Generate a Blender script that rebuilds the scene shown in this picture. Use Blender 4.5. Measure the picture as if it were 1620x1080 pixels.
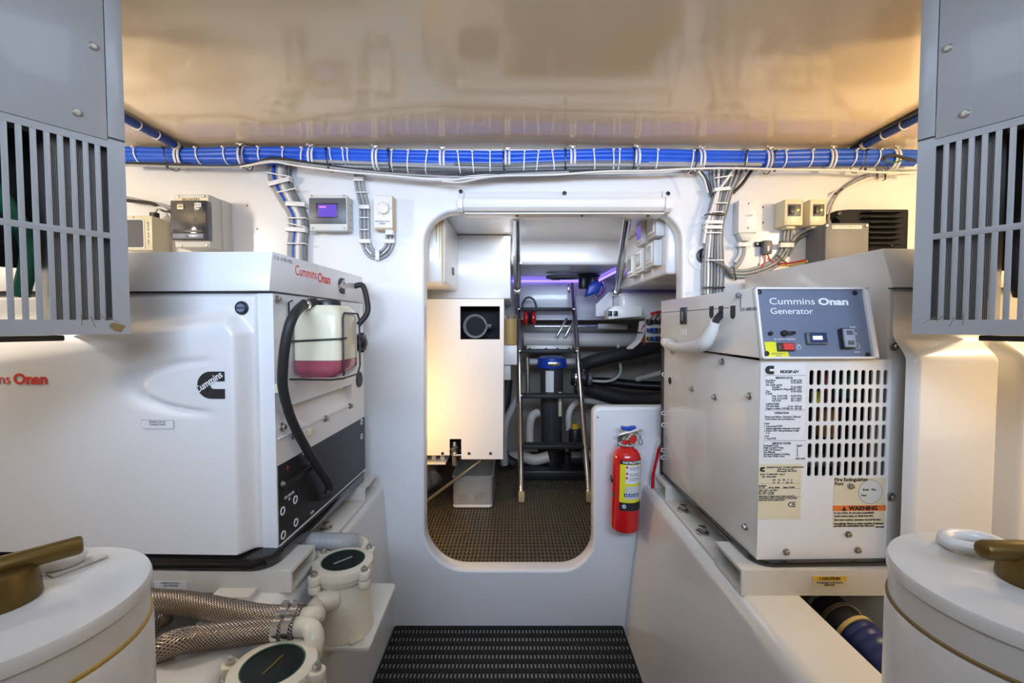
import bpy, bmesh, math, random
from mathutils import Vector, Matrix, Quaternion

for _o in list(bpy.data.objects):
    bpy.data.objects.remove(_o, do_unlink=True)
scene = bpy.context.scene
COL = scene.collection
R = math.radians
random.seed(7)

# ------------------------------------------------------------------ camera
F, CX, CY, CAMZ, PITCH = 720.0, 815.0, 540.0, 1.09, R(2.2)
_c = bpy.data.cameras.new('camera'); CAM = bpy.data.objects.new('camera', _c); COL.objects.link(CAM)
_c.sensor_width = 36.0; _c.lens = 16.0; _c.shift_x = -5.0/1620.0; _c.clip_start = 0.02
CAM.location = (0, 0, CAMZ); CAM.rotation_euler = (math.pi/2 - PITCH, 0, 0)
scene.camera = CAM

# ------------------------------------------------------------------ light, exposure
vs = scene.view_settings
vs.view_transform = 'Standard'; vs.look = 'None'; vs.gamma = 1.0; vs.use_curve_mapping = False
vs.exposure = 0.05
W = bpy.data.worlds.new('world'); scene.world = W; W.use_nodes = True
W.node_tree.nodes['Background'].inputs[0].default_value = (0.75, 0.82, 1.0, 1)
W.node_tree.nodes['Background'].inputs[1].default_value = 0.05

def area(name, loc, target, sx, sy, power, col, spread=None):
    l = bpy.data.lights.new(name, 'AREA'); l.shape = 'RECTANGLE'; l.size = sx; l.size_y = sy
    l.energy = power; l.color = col
    o = bpy.data.objects.new(name, l); COL.objects.link(o); o.location = loc
    o.rotation_euler = (Vector(target)-Vector(loc)).to_track_quat('-Z', 'Y').to_euler()
    if spread: l.spread = R(spread)
    return o
def point(name, loc, r, power, col):
    l = bpy.data.lights.new(name, 'POINT'); l.energy = power; l.color = col; l.shadow_soft_size = r
    o = bpy.data.objects.new(name, l); COL.objects.link(o); o.location = loc
    return o
point('ceiling_lamp_light_port', (-1.36, 0.84, 1.50), 0.05, 12.5, (1.0, 0.90, 0.78))
point('ceiling_lamp_light_starboard', (1.36, 0.84, 1.50), 0.05, 17, (1.0, 0.75, 0.45))
area('softbox_fill', (0.0, -0.45, 1.58), (0.0, 1.6, 1.36), 1.6, 0.4, 14.5, (0.60, 0.75, 1.0), 84)  # cool softbox fill added behind the camera, aimed at the upper bulkhead
area('aisle_fill', (0.0, 0.66, 1.68), (0.0, 0.80, 0), 0.9, 0.2, 1.4, (0.66, 0.79, 1.0))  # unseen cool fill added over the aisle to brighten the generator sides
area('aft_cool_fill', (0.2, 2.0, 1.47), (0.2, 2.3, 0), 0.5, 0.3, 1.7, (0.85, 0.90, 1.0))  # general cool fill added under the aft ceiling
point('starboard_work_lamp_light', (1.20, 0.56, 0.92), 0.16, 3.0, (1.0, 0.66, 0.30))
point('aft_work_lamp_light', (-0.58, 1.775, 0.70), 0.05, 6.0, (1.0, 0.60, 0.22))

# ------------------------------------------------------------------ pixel helpers (photo 1620x1080)
_c2, _s2 = math.cos(PITCH), math.sin(PITCH)
CAMP = Vector((0, 0, CAMZ))
def ray(px, py):
    x = (px-CX)/F; y = (CY-py)/F
    return Vector((x, _c2+y*_s2, y*_c2-_s2))
def PY(px, py, Y):
    d = ray(px, py); return CAMP + d*(Y/d.y)
def PX(px, py, X):
    d = ray(px, py); return CAMP + d*(X/d.x)
def PZ(px, py, Z):
    d = ray(px, py); return CAMP + d*((Z-CAMZ)/d.z)
def LP(M, px, py, ax, val):
    """pixel -> point on the plane local[ax]=val of frame M, in local coordinates"""
    Mi = M.inverted(); o = Mi @ CAMP; d = Mi.to_3x3() @ ray(px, py)
    return o + d*((val-o[ax])/d[ax])

# ------------------------------------------------------------------ object helpers
I4 = Matrix.Identity(4)
INV = {}
def T(x, y=None, z=None):
    return Matrix.Translation(Vector(x) if y is None else Vector((x, y, z)))
def fr(o, x, n):
    """frame: origin o, local X = x, local Z = n"""
    n = Vector(n).normalized(); x = Vector(x); x = (x-n*x.dot(n)).normalized(); y = n.cross(x)
    m = Matrix((x, y, n)).transposed().to_4x4(); m.translation = Vector(o)
    return m
def nz(o, n):
    q = Vector(n).to_track_quat('Z', 'Y'); m = q.to_matrix().to_4x4(); m.translation = Vector(o); return m

def tag(o, label=None, cat=None, group=None, kind=None):
    if label: o['label'] = label
    if cat: o['category'] = cat
    if group: o['group'] = group
    if kind: o['kind'] = kind
    return o
def thing(name, label, cat, loc, rotz=0.0, group=None, local=False, kind=None):
    o = bpy.data.objects.new(name, None); COL.objects.link(o)
    o.location = loc; o.rotation_euler = (0, 0, rotz); o.empty_display_size = 0.04
    M = T(loc) @ Matrix.Rotation(rotz, 4, 'Z')
    INV[o] = I4 if local else M.inverted()
    return tag(o, label, cat, group, kind)
def link(name, me, parent=None, basis=I4):
    o = bpy.data.objects.new(name, me); COL.objects.link(o)
    if parent is not None:
        o.parent = parent; o.matrix_parent_inverse = INV.get(parent, I4)
    o.matrix_basis = basis
    return o
def finish(me, name, m, parent, ang=38, origin=None):
    me.name = name
    me.materials.clear(); me.materials.append(m)
    for p in me.polygons: p.use_smooth = True
    me.set_sharp_from_angle(angle=R(ang))
    if parent is None and origin != 'world':
        xs = [v.co for v in me.vertices]
        lo = Vector((min(v[i] for v in xs) for i in range(3))); hi = Vector((max(v[i] for v in xs) for i in range(3)))
        o = Vector(((lo.x+hi.x)/2, (lo.y+hi.y)/2, lo.z))
        me.transform(T(-o)); return link(name, me, None, T(o))
    return link(name, me, parent)

def smoothpath(pts, sub=6, closed=False):
    P = [Vector(p) for p in pts]; n = len(P)
    if n < 3 or sub < 2: return P
    out = []
    rng = range(n if closed else n-1)
    for i in rng:
        if closed:
            a, b, c, d = P[(i-1) % n], P[i], P[(i+1) % n], P[(i+2) % n]
        else:
            b, c = P[i], P[i+1]
            a = P[i-1] if i > 0 else b*2-c
            d = P[i+2] if i+2 < n else c*2-b
        for k in range(sub):
            t = k/sub
            out.append(0.5*((2*b)+(c-a)*t+(2*a-5*b+4*c-d)*t*t+(3*b-a-3*c+d)*t*t*t))
    if not closed: out.append(P[-1])
    return out

class MB:
    def __init__(s):
        s.bm = bmesh.new(); s.uv = s.bm.loops.layers.uv.new('UVMap')
    def _merge(s, t, M=I4):
        t.transform(M)
        me = bpy.data.meshes.new('tmp'); t.to_mesh(me); t.free(); s.bm.from_mesh(me); bpy.data.meshes.remove(me)
        return s
    def box(s, a, b, bev=0.0, seg=2, M=I4):
        t = bmesh.new(); bmesh.ops.create_cube(t, size=1.0)
        a = Vector(a); b = Vector(b); c = (a+b)/2; d = b-a
        for v in t.verts: v.co = Vector((v.co.x*d.x, v.co.y*d.y, v.co.z*d.z))+c
        if bev > 0:
            bmesh.ops.bevel(t, geom=t.edges[:], offset=min(bev, min(abs(q) for q in d)*0.49), segments=seg, profile=0.5, affect='EDGES')
        return s._merge(t, M)
    def prism(s, poly, h0, h1, M=I4, bev=0.0, seg=2):
        """polygon in local XY, extruded along local Z from h0 to h1"""
        t = bmesh.new()
        lo = [t.verts.new((p[0], p[1], h0)) for p in poly]; hi = [t.verts.new((p[0], p[1], h1)) for p in poly]
        n = len(poly)
        t.faces.new(list(reversed(lo))); t.faces.new(hi)
        for i in range(n): t.faces.new((lo[i], lo[(i+1) % n], hi[(i+1) % n], hi[i]))
        bmesh.ops.recalc_face_normals(t, faces=t.faces[:])
        if bev > 0:
            bmesh.ops.bevel(t, geom=t.edges[:], offset=bev, segments=seg, profile=0.5, affect='EDGES')
        return s._merge(t, M)
    def lathe(s, prof, n=24, M=I4, a0=0.0, a1=2*math.pi):
        t = bmesh.new(); full = abs(a1-a0-2*math.pi) < 1e-6
        k = n if full else n+1
        rings = []
        for r, z in prof:
            if r < 1e-6: rings.append([t.verts.new((0, 0, z))]*k)
            else: rings.append([t.verts.new((r*math.cos(a0+(a1-a0)*i/n), r*math.sin(a0+(a1-a0)*i/n), z)) for i in range(k)])
        for A, B in zip(rings, rings[1:]):
            for i in range(n):
                j = (i+1) % k
                f = [A[i], A[j], B[j], B[i]]
                f = [v for q, v in enumerate(f) if v not in f[:q]]
                if len(f) > 2:
                    try: t.faces.new(f)
                    except ValueError: pass
        bmesh.ops.recalc_face_normals(t, faces=t.faces[:])
        return s._merge(t, M)
    def cyl(s, p0, p1, r0, r1=None, n=20, bev=0.0):
        p0 = Vector(p0); p1 = Vector(p1); r1 = r0 if r1 is None else r1
        h = (p1-p0).length
        if bev > 0: prof = [(0, 0), (r0-bev, 0), (r0-bev*0.3, bev*0.3), (r0, bev), (r1, h-bev), (r1-bev*0.3, h-bev*0.3), (r1-bev, h), (0, h)]
        else: prof = [(0, 0), (r0, 0), (r1, h), (0, h)]
        return s.lathe(prof, n, nz(p0, p1-p0))
    def pipe(s, p0, p1, r, ri, n=20):
        p0 = Vector(p0); p1 = Vector(p1); h = (p1-p0).length
        return s.lathe([(ri, 0), (r, 0), (r, h), (ri, h), (ri, 0)], n, nz(p0, p1-p0))
    def sphere(s, c, r, sc=(1, 1, 1), n=16, M=I4):
        t = bmesh.new(); bmesh.ops.create_uvsphere(t, u_segments=n, v_segments=max(6, n//2), radius=r)
        for v in t.verts: v.co = Vector((v.co.x*sc[0], v.co.y*sc[1], v.co.z*sc[2]))+Vector(c)
        return s._merge(t, M)
    def tube(s, pts, r, n=8, sub=6, closed=False, cap=True, rad=None):
        P = smoothpath(pts, sub, closed); m = len(P)
        t0 = (P[1]-P[0]).normalized(); up = Vector((0, 0, 1)) if abs(t0.z) < 0.9 else Vector((1, 0, 0))
        nrm = (up-t0*up.dot(t0)).normalized(); prev = t0
        rings = []; L = 0.0; Ls = []
        for i, p in enumerate(P):
            if i > 0: L += (p-P[i-1]).length
            Ls.append(L)
            if closed: t = (P[(i+1) % m]-P[i-1]).normalized()
            else: t = (P[min(i+1, m-1)]-P[max(i-1, 0)]).normalized()
            q = prev.rotation_difference(t); nrm = (q @ nrm); nrm = (nrm-t*nrm.dot(t)).normalized(); prev = t
            bn = t.cross(nrm); rr = r if rad is None else r*rad(i/(m-1))
            rings.append([s.bm.verts.new(p+nrm*(rr*math.cos(2*math.pi*k/n))+bn*(rr*math.sin(2*math.pi*k/n))) for k in range(n)])
        rr = list(range(m if closed else m-1))
        for i in rr:
            A, B = rings[i], rings[(i+1) % m]
            for k in range(n):
                f = s.bm.faces.new((A[k], A[(k+1) % n], B[(k+1) % n], B[k]))
                v0 = Ls[i]; v1 = Ls[i+1] if i+1 < m else L
                for lp, uv in zip(f.loops, ((k/n, v0), ((k+1)/n, v0), ((k+1)/n, v1), (k/n, v1))): lp[s.uv].uv = uv
        if cap and not closed:
            s.bm.faces.new(list(reversed(rings[0]))); s.bm.faces.new(rings[-1])
        return s
    def grid(s, fn, nu, nv):
        V = [[s.bm.verts.new(fn(i/nu, j/nv)) for j in range(nv+1)] for i in range(nu+1)]
        for i in range(nu):
            for j in range(nv): s.bm.faces.new((V[i][j], V[i+1][j], V[i+1][j+1], V[i][j+1]))
        return s
    def mesh(s):
        me = bpy.data.meshes.new('m'); s.bm.to_mesh(me); s.bm.free(); return me
    def build(s, name, m, parent=None, ang=38, origin=None):
        return finish(s.mesh(), name, m, parent, ang, origin)

def shared(mb, name, m, ang=38):
    me = mb.mesh(); me.name = name; me.materials.append(m)
    for p in me.polygons: p.use_smooth = True
    me.set_sharp_from_angle(angle=R(ang)); return me

def rpoly(pts, seg=8):
    """(x,y,r) corners -> rounded polygon"""
    out = []; n = len(pts)
    for i in range(n):
        x, y, r = pts[i]; p = Vector((x, y)); a = Vector(pts[i-1][:2])-p; b = Vector(pts[(i+1) % n][:2])-p
        if r <= 0: out.append((x, y)); continue
        a.normalize(); b.normalize(); th = math.acos(max(-1, min(1, a.dot(b)))); d = r/math.tan(th/2)
        c = p+(a+b).normalized()*(r/math.sin(th/2)); s = p+a*d-c; e = p+b*d-c
        a0 = math.atan2(s.y, s.x); a1 = math.atan2(e.y, e.x); da = (a1-a0+math.pi) % (2*math.pi)-math.pi
        for k in range(seg+1): out.append((c.x+r*math.cos(a0+da*k/seg), c.y+r*math.sin(a0+da*k/seg)))
    return out
def rrect(x0, y0, x1, y1, r, seg=5):
    return rpoly([(x0, y0, r), (x1, y0, r), (x1, y1, r), (x0, y1, r)], seg)
def circ(x, y, r, n=24):
    return [(x+r*math.cos(2*math.pi*i/n), y+r*math.sin(2*math.pi*i/n)) for i in range(n)]

def curve_mesh(c):
    o = bpy.data.objects.new('tmpc', c); me = bpy.data.meshes.new_from_object(o)
    bpy.data.objects.remove(o); bpy.data.curves.remove(c); return me
def plate(name, polys, thick, M, m, parent, bev=0.0, ang=38):
    """flat plate with holes: front at local z=0, back at -thick"""
    c = bpy.data.curves.new('c', 'CURVE'); c.dimensions = '2D'; c.fill_mode = 'BOTH'
    c.extrude = max(0.00005, thick/2-bev); c.bevel_depth = bev; c.bevel_resolution = 2
    for poly in polys:
        sp = c.splines.new('POLY'); sp.points.add(len(poly)-1)
        for p, q in zip(sp.points, poly): p.co = (q[0], q[1], 0, 1)
        sp.use_cyclic_u = True
    me = curve_mesh(c); me.transform(M @ T(0, 0, -thick/2))
    return finish(me, name, m, parent, ang)
def text(body, size, M, m, parent, bold=0.0, fitw=None, align='CENTER', sx=1.0, shear=0.0, name='lettering', ext=0.0003, space=1.0, res=3):
    c = bpy.data.curves.new('t', 'FONT'); c.body = body; c.size = size; c.align_x = align; c.align_y = 'CENTER'
    c.extrude = ext; c.offset = bold; c.resolution_u = res; c.shear = shear; c.space_character = space
    me = curve_mesh(c)
    if fitw and len(me.vertices):
        xs_ = [v.co.x for v in me.vertices]; sx = fitw/(max(xs_)-min(xs_))
    me.transform(M @ Matrix.Diagonal((sx, 1, 1, 1)))
    if len(me.polygons) == 0: return None
    return finish(me, name, m, parent, 30)

# ------------------------------------------------------------------ materials (all procedural)
def mat(name, col, rough=0.4, metal=0.0, coat=0.0, var=0.05, scale=6.0, bump=0.0, bscale=80.0, trans=0.0, emit=None, es=0.0, spec=0.5, dirt=None, dirt_amt=0.0, dirt_scale=3.0, alpha=1.0, rvar=0.02):
    m = bpy.data.materials.new(name); m.use_nodes = True; nt = m.node_tree; b = nt.nodes['Principled BSDF']
    N = nt.nodes.new; L = nt.links.new
    tc = N('ShaderNodeTexCoord'); nz_ = N('ShaderNodeTexNoise'); nz_.inputs['Scale'].default_value = scale; nz_.inputs['Detail'].default_value = 4
    L(tc.outputs['Object'], nz_.inputs['Vector'])
    mx = N('ShaderNodeMix'); mx.data_type = 'RGBA'
    mx.inputs['A'].default_value = tuple(max(0, q*(1-var)) for q in col)+(1,)
    mx.inputs['B'].default_value = tuple(min(1, q*(1+var)) for q in col)+(1,)
    L(nz_.outputs['Fac'], mx.inputs['Factor']); outc = mx.outputs['Result']
    if dirt:
        n2 = N('ShaderNodeTexNoise'); n2.inputs['Scale'].default_value = dirt_scale; n2.inputs['Detail'].default_value = 8; n2.inputs['Roughness'].default_value = 0.7
        L(tc.outputs['Object'], n2.inputs['Vector'])
        mr = N('ShaderNodeMapRange'); mr.inputs['From Min'].default_value = 0.5; mr.inputs['From Max'].default_value = 0.75; mr.inputs['To Max'].default_value = dirt_amt
        L(n2.outputs['Fac'], mr.inputs['Value'])
        m2 = N('ShaderNodeMix'); m2.data_type = 'RGBA'; m2.inputs['B'].default_value = tuple(dirt)+(1,)
        L(mr.outputs['Result'], m2.inputs['Factor']); L(outc, m2.inputs['A']); outc = m2.outputs['Result']
    L(outc, b.inputs['Base Color'])
    r_ = N('ShaderNodeMapRange'); r_.inputs['To Min'].default_value = max(0.02, rough-rvar); r_.inputs['To Max'].default_value = min(1, rough+rvar)
    L(nz_.outputs['Fac'], r_.inputs['Value']); L(r_.outputs['Result'], b.inputs['Roughness'])
    b.inputs['Metallic'].default_value = metal; b.inputs['Coat Weight'].default_value = coat; b.inputs['Coat Roughness'].default_value = 0.06
    b.inputs['Specular IOR Level'].default_value = spec; b.inputs['Transmission Weight'].default_value = trans; b.inputs['Alpha'].default_value = alpha
    if emit: b.inputs['Emission Color'].default_value = tuple(emit)+(1,); b.inputs['Emission Strength'].default_value = es
    if bump > 0:
        n3 = N('ShaderNodeTexNoise'); n3.inputs['Scale'].default_value = bscale; n3.inputs['Detail'].default_value = 3
        L(tc.outputs['Object'], n3.inputs['Vector'])
        bp = N('ShaderNodeBump'); bp.inputs['Strength'].default_value = bump; bp.inputs['Distance'].default_value = 0.002
        L(n3.outputs['Fac'], bp.inputs['Height']); L(bp.outputs['Normal'], b.inputs['Normal'])
    return m

def braid_mat():
    m = mat('braided_steel', (0.36, 0.31, 0.27), 0.3, 0.85, var=0.1)
    nt = m.node_tree; N = nt.nodes.new; L = nt.links.new; b = nt.nodes['Principled BSDF']
    uv = N('ShaderNodeUVMap'); sp = N('ShaderNodeSeparateXYZ'); L(uv.outputs['UV'], sp.inputs[0])
    def mul(a, k):
        q = N('ShaderNodeMath'); q.operation = 'MULTIPLY'; L(a, q.inputs[0]); q.inputs[1].default_value = k; return q.outputs[0]
    def op(o, a, c=None):
        q = N('ShaderNodeMath'); q.operation = o; L(a, q.inputs[0])
        if c is not None: L(c, q.inputs[1])
        return q.outputs[0]
    u = mul(sp.outputs['X'], 2*math.pi*22); v = mul(sp.outputs['Y'], 1000)
    s1 = op('SINE', op('ADD', u, v)); s2 = op('SINE', op('SUBTRACT', u, v)); h = op('MAXIMUM', s1, s2)
    rp = N('ShaderNodeValToRGB'); rp.color_ramp.elements[0].position = 0.25; rp.color_ramp.elements[0].color = (0.10, 0.075, 0.06, 1)
    rp.color_ramp.elements[1].position = 0.85; rp.color_ramp.elements[1].color = (0.50, 0.42, 0.34, 1)
    L(h, rp.inputs['Fac']); L(rp.outputs['Color'], b.inputs['Base Color'])
    bp = N('ShaderNodeBump'); bp.inputs['Strength'].default_value = 0.6; bp.inputs['Distance'].default_value = 0.0015
    L(h, bp.inputs['Height']); L(bp.outputs['Normal'], b.inputs['Normal'])
    return m

M_wall = mat('white_gelcoat_wall', (0.78, 0.785, 0.79), 0.28, coat=0.3, var=0.015, scale=2.0, rvar=0.01)
M_ceil = mat('cream_gloss_ceiling', (0.78, 0.62, 0.41), 0.11, coat=0.15, spec=0.4, var=0.03, scale=3.0, rvar=0.02)
M_floor = mat('beige_sole', (0.72, 0.68, 0.58), 0.5, var=0.1, dirt=(0.4, 0.33, 0.25), dirt_amt=0.4)
M_bed = mat('bed_gelcoat', (0.72, 0.715, 0.70), 0.3, coat=0.25, var=0.03, scale=2.5, rvar=0.02, dirt=(0.42, 0.38, 0.33), dirt_amt=0.08, dirt_scale=5)
M_gen = mat('generator_white_paint', (0.80, 0.80, 0.80), 0.28, coat=0.2, var=0.015, scale=3)
M_genR = mat('generator_cream_paint', (0.78, 0.765, 0.73), 0.3, coat=0.3, var=0.02, scale=3)
M_white = mat('white_plastic', (0.78, 0.78, 0.77), 0.35, var=0.03)
M_ivory = mat('ivory_plastic', (0.74, 0.68, 0.48), 0.35, var=0.04)
M_tan = mat('tan_plastic', (0.60, 0.47, 0.27), 0.4, var=0.05)
M_lgrey = mat('light_grey_plastic', (0.62, 0.63, 0.61), 0.4, var=0.04)
M_creamcast = mat('cream_painted_bronze', (0.68, 0.63, 0.50), 0.34, coat=0.25, var=0.06, scale=12, bump=0.25, bscale=60, dirt=(0.35, 0.27, 0.16), dirt_amt=0.35, dirt_scale=9)
M_grey = mat('grey_sheet_metal', (0.30, 0.30, 0.30), 0.32, coat=0.3, var=0.04, scale=5, dirt=(0.25, 0.22, 0.16), dirt_amt=0.25, dirt_scale=6)
M_greyseam = mat('dark_seam', (0.05, 0.05, 0.055), 0.5)
M_black = mat('black_plastic', (0.015, 0.015, 0.017), 0.38, var=0.2)
M_rubber = mat('black_rubber', (0.018, 0.018, 0.02), 0.55, var=0.2)
M_tray = mat('black_gloss_tray', (0.012, 0.012, 0.013), 0.12, coat=0.5)
M_mat = mat('black_pvc_matting', (0.014, 0.013, 0.012), 0.6, spec=0.3, var=0.2, scale=40)
M_matb = mat('brown_black_matting', (0.125, 0.098, 0.060), 0.42, var=0.3, scale=20)
M_chrome = mat('stainless', (0.72, 0.71, 0.70), 0.16, 1.0, var=0.05)
M_bolt = mat('bolt_steel', (0.50, 0.47, 0.42), 0.35, 0.9, var=0.15, scale=60)
M_brass = mat('aged_brass', (0.17, 0.112, 0.032), 0.42, 0.75, var=0.25, scale=14, dirt=(0.08, 0.05, 0.02), dirt_amt=0.6, dirt_scale=12)
M_blue = mat('blue_cable_jacket', (0.015, 0.10, 0.62), 0.35, var=0.15, scale=30)
M_navy = mat('navy_cable_jacket', (0.012, 0.05, 0.26), 0.4, var=0.1)
M_cgrey = mat('grey_cable_jacket', (0.34, 0.35, 0.36), 0.42, var=0.12, scale=20)
M_cdark = mat('dark_grey_cable_jacket', (0.15, 0.155, 0.16), 0.45, var=0.12)
M_cwhite = mat('white_cable_jacket', (0.76, 0.74, 0.70), 0.4, var=0.05)
M_tie = mat('white_nylon', (0.80, 0.80, 0.79), 0.4, var=0.03)
M_red = mat('red_plastic', (0.55, 0.02, 0.015), 0.35, var=0.1)
M_extred = mat('extinguisher_red', (0.62, 0.012, 0.014), 0.18, coat=0.5, var=0.04)
M_logored = mat('logo_red', (0.70, 0.05, 0.03), 0.4)
M_orange = mat('warning_orange', (0.80, 0.18, 0.03), 0.45)
M_yellow = mat('label_yellow', (0.80, 0.76, 0.02), 0.45)
M_amber = mat('caution_amber', (0.78, 0.47, 0.04), 0.45)
M_ink = mat('black_ink', (0.02, 0.02, 0.022), 0.5)
M_inkw = mat('white_ink', (0.82, 0.83, 0.85), 0.45)
M_inkg = mat('grey_ink', (0.22, 0.22, 0.23), 0.5)
M_paper = mat('white_label', (0.80, 0.80, 0.80), 0.4, var=0.02)
M_tanpaper = mat('tan_label', (0.72, 0.64, 0.44), 0.4, var=0.04)
M_panel = mat('slate_blue_panel', (0.155, 0.185, 0.26), 0.33, var=0.05, coat=0.2)
M_sink = mat('matt_black_casting', (0.012, 0.013, 0.016), 0.6, spec=0.2)
M_dkgrey = mat('dark_grey_plastic', (0.10, 0.105, 0.12), 0.38, var=0.06)
M_relay = mat('mid_grey_enclosure', (0.17, 0.18, 0.205), 0.5, var=0.05)
M_smoke = mat('smoked_window', (0.03, 0.035, 0.05), 0.08, coat=0.8)
M_screen = mat('violet_screen', (0.05, 0.03, 0.2), 0.2, emit=(0.23, 0.13, 0.85), es=0.5)
M_screenw = mat('white_screen', (0.4, 0.45, 0.5), 0.2, emit=(0.8, 0.9, 1.0), es=0.8)
M_ledg = mat('green_led', (0.3, 0.5, 0.05), 0.3, emit=(0.6, 0.9, 0.1), es=1.2)
M_led = mat('violet_led_strip', (0.3, 0.25, 0.8), 0.3, emit=(0.30, 0.20, 1.0), es=2.2)
M_lampglow = mat('lamp_diffuser', (0.9, 0.85, 0.75), 0.4, emit=(1.0, 0.88, 0.7), es=6.0)
M_tank = mat('milky_tank', (0.74, 0.70, 0.52), 0.25, coat=0.3, var=0.06, scale=9)
M_coolant = mat('pink_coolant', (0.34, 0.075, 0.11), 0.2, coat=0.4, var=0.1, scale=9)
M_green = mat('green_paint', (0.02, 0.13, 0.07), 0.4, var=0.2)
M_copper = mat('copper', (0.45, 0.19, 0.10), 0.3, 0.9)
M_fin = mat('fin_aluminium', (0.30, 0.29, 0.27), 0.4, 0.5, var=0.15)
M_clear = mat('clear_plastic_bin', (0.86, 0.85, 0.80), 0.25, trans=0.75, var=0.03)
M_glassd = mat('dark_sight_glass', (0.012, 0.016, 0.015), 0.3, spec=0.15, var=0.5, scale=30)
M_gasket = mat('green_gasket', (0.02, 0.09, 0.045), 0.5)
M_ygasket = mat('ochre_seal', (0.46, 0.30, 0.05), 0.5, var=0.2)
M_wood = mat('varnished_board', (0.62, 0.47, 0.28), 0.4, var=0.1)
M_amberliq = mat('yellow_fluid', (0.90, 0.62, 0.14), 0.25, coat=0.3, emit=(0.7, 0.42, 0.05), es=0.0)
M_stain = mat('yellow_stain', (0.58, 0.46, 0.20), 0.5, var=0.2)
M_dirt = mat('brown_grime', (0.22, 0.14, 0.05), 0.7, var=0.3, scale=40)
M_hull = mat('raw_hull_laminate', (0.42, 0.395, 0.35), 0.5, var=0.12, scale=4, bump=0.3, bscale=12, dirt=(0.12, 0.10, 0.08), dirt_amt=0.5)
M_pvc = mat('white_pvc_pipe', (0.62, 0.60, 0.55), 0.4, var=0.06, dirt=(0.3, 0.26, 0.2), dirt_amt=0.3)
M_filter = mat('filter_housing', (0.055, 0.053, 0.058), 0.22, coat=0.3, var=0.08)
M_blueplastic = mat('blue_plastic', (0.01, 0.06, 0.42), 0.35, var=0.1)
M_braid = braid_mat()

# shared small hardware
def hexbolt(r, h):
    return MB().lathe([(0, 0), (r*1.45, 0), (r*1.45, h*0.28), (r*1.2, h*0.34)], 20).lathe([(r, h*0.3), (r, h*0.9), (r*0.85, h), (0, h)], 6)
ME_BOLT = shared(hexbolt(0.006, 0.010), 'bolt', M_bolt, 30)
def panhead(r):
    mb = MB().lathe([(0, 0), (r, 0), (r, r*0.25), (r*0.75, r*0.6), (r*0.3, r*0.72), (0, r*0.72)], 16)
    mb.box((-r*0.55, -r*0.1, r*0.5), (r*0.55, r*0.1, r*0.78)); mb.box((-r*0.1, -r*0.55, r*0.5), (r*0.1, r*0.55, r*0.78)); return mb
ME_SCREW = shared(panhead(0.005), 'screw', M_bolt, 30)
ME_SCREWB = shared(panhead(0.006), 'screw', M_black, 30)
def bolt(parent, p, n, s=1.0, name='bolt', me=None):
    return link(name, me or ME_BOLT, parent, nz(p, n) @ Matrix.Diagonal((s, s, s, 1)))
def screw(parent, p, n, s=1.0, me=None):
    return link('screw', me or ME_SCREW, parent, nz(p, n) @ Matrix.Diagonal((s, s, s, 1)))

def clogo(M, h, m, mt, parent, words=True):
    """the block letter C with a slanted word across it; local frame centre, height h"""
    w = h*1.02; r = h/2; t = h*0.36
    out = []
    for k in range(15):
        a = math.pi/2+math.pi*k/14; out.append((-w/2+r+r*math.cos(a), r*math.sin(a)))
    ri = r-t
    inn = []
    for k in range(11):
        a = math.pi*1.5-math.pi*k/10; inn.append((-w/2+r+h*0.12+ri*math.cos(a), ri*math.sin(a)))
    poly = [(w/2, r)]+out+[(w/2, -r), (w/2, -ri)]+inn+[(w/2, ri)]
    o = plate('logo', [poly], 0.0008, M @ T(0, 0, 0.0008), m, parent)
    if words:
        text('Cummins', h*0.36, M @ T(-h*0.08, h*0.1, 0.0016) @ Matrix.Rotation(R(33), 4, 'Z'), mt, o, bold=h*0.006, sx=0.85)
    return o
# ================================================================== the room
WY = 1.60            # face of the bulkhead
CZ = 1.694           # ceiling height
BZ = 0.526           # top of the engine beds
FZ2 = 0.165          # sole of the aft compartment
FRONT = lambda Y: fr((0, Y, 0), (1, 0, 0), (0, -1, 0))      # local (x,y) -> world (X,Z) on a face towards the camera

tag(MB().box((-1.8, -1.25, -0.05), (1.8, WY, 0)).build('floor', M_floor), kind='structure')
tag(MB().box((-1.8, -1.25, CZ), (1.8, WY+0.07, CZ+0.04)).build('ceiling', M_ceil), kind='structure')
tag(MB().box((-1.84, -1.25, 0), (-1.8, WY, CZ)).build('wall_left', M_wall), kind='structure')
tag(MB().box((1.8, -1.25, 0), (1.84, WY, CZ)).build('wall_right', M_wall), kind='structure')
tag(MB().box((-1.84, -1.29, 0), (1.84, -1.25, CZ)).build('wall_front', M_hull), kind='structure')
def wp(px, py): q = PY(px, py, WY); return (q.x, q.z)
k = WY/F
hole = rpoly([wp(667, 330)+(55*k,), wp(667, 906)+(72*k,), wp(943, 906)+(56*k,), wp(943, 648)+(9*k,), wp(1083, 648)+(5*k,), wp(1083, 330)+(52*k,)], 10)
wall = plate('wall_back', [[(-1.8, 0), (1.8, 0), (1.8, CZ), (-1.8, CZ)], hole], 0.066, FRONT(WY), M_wall, None, bev=0.009)
tag(wall, kind='structure')
for px, py in ((946, 660), (391, 325), (407, 362), (1207, 328), (1207, 352), (1200, 418)):
    q = PY(px, py, WY); screw(wall, q - wall.matrix_basis.translation, (0, -1, 0), 0.45, ME_SCREWB)
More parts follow.
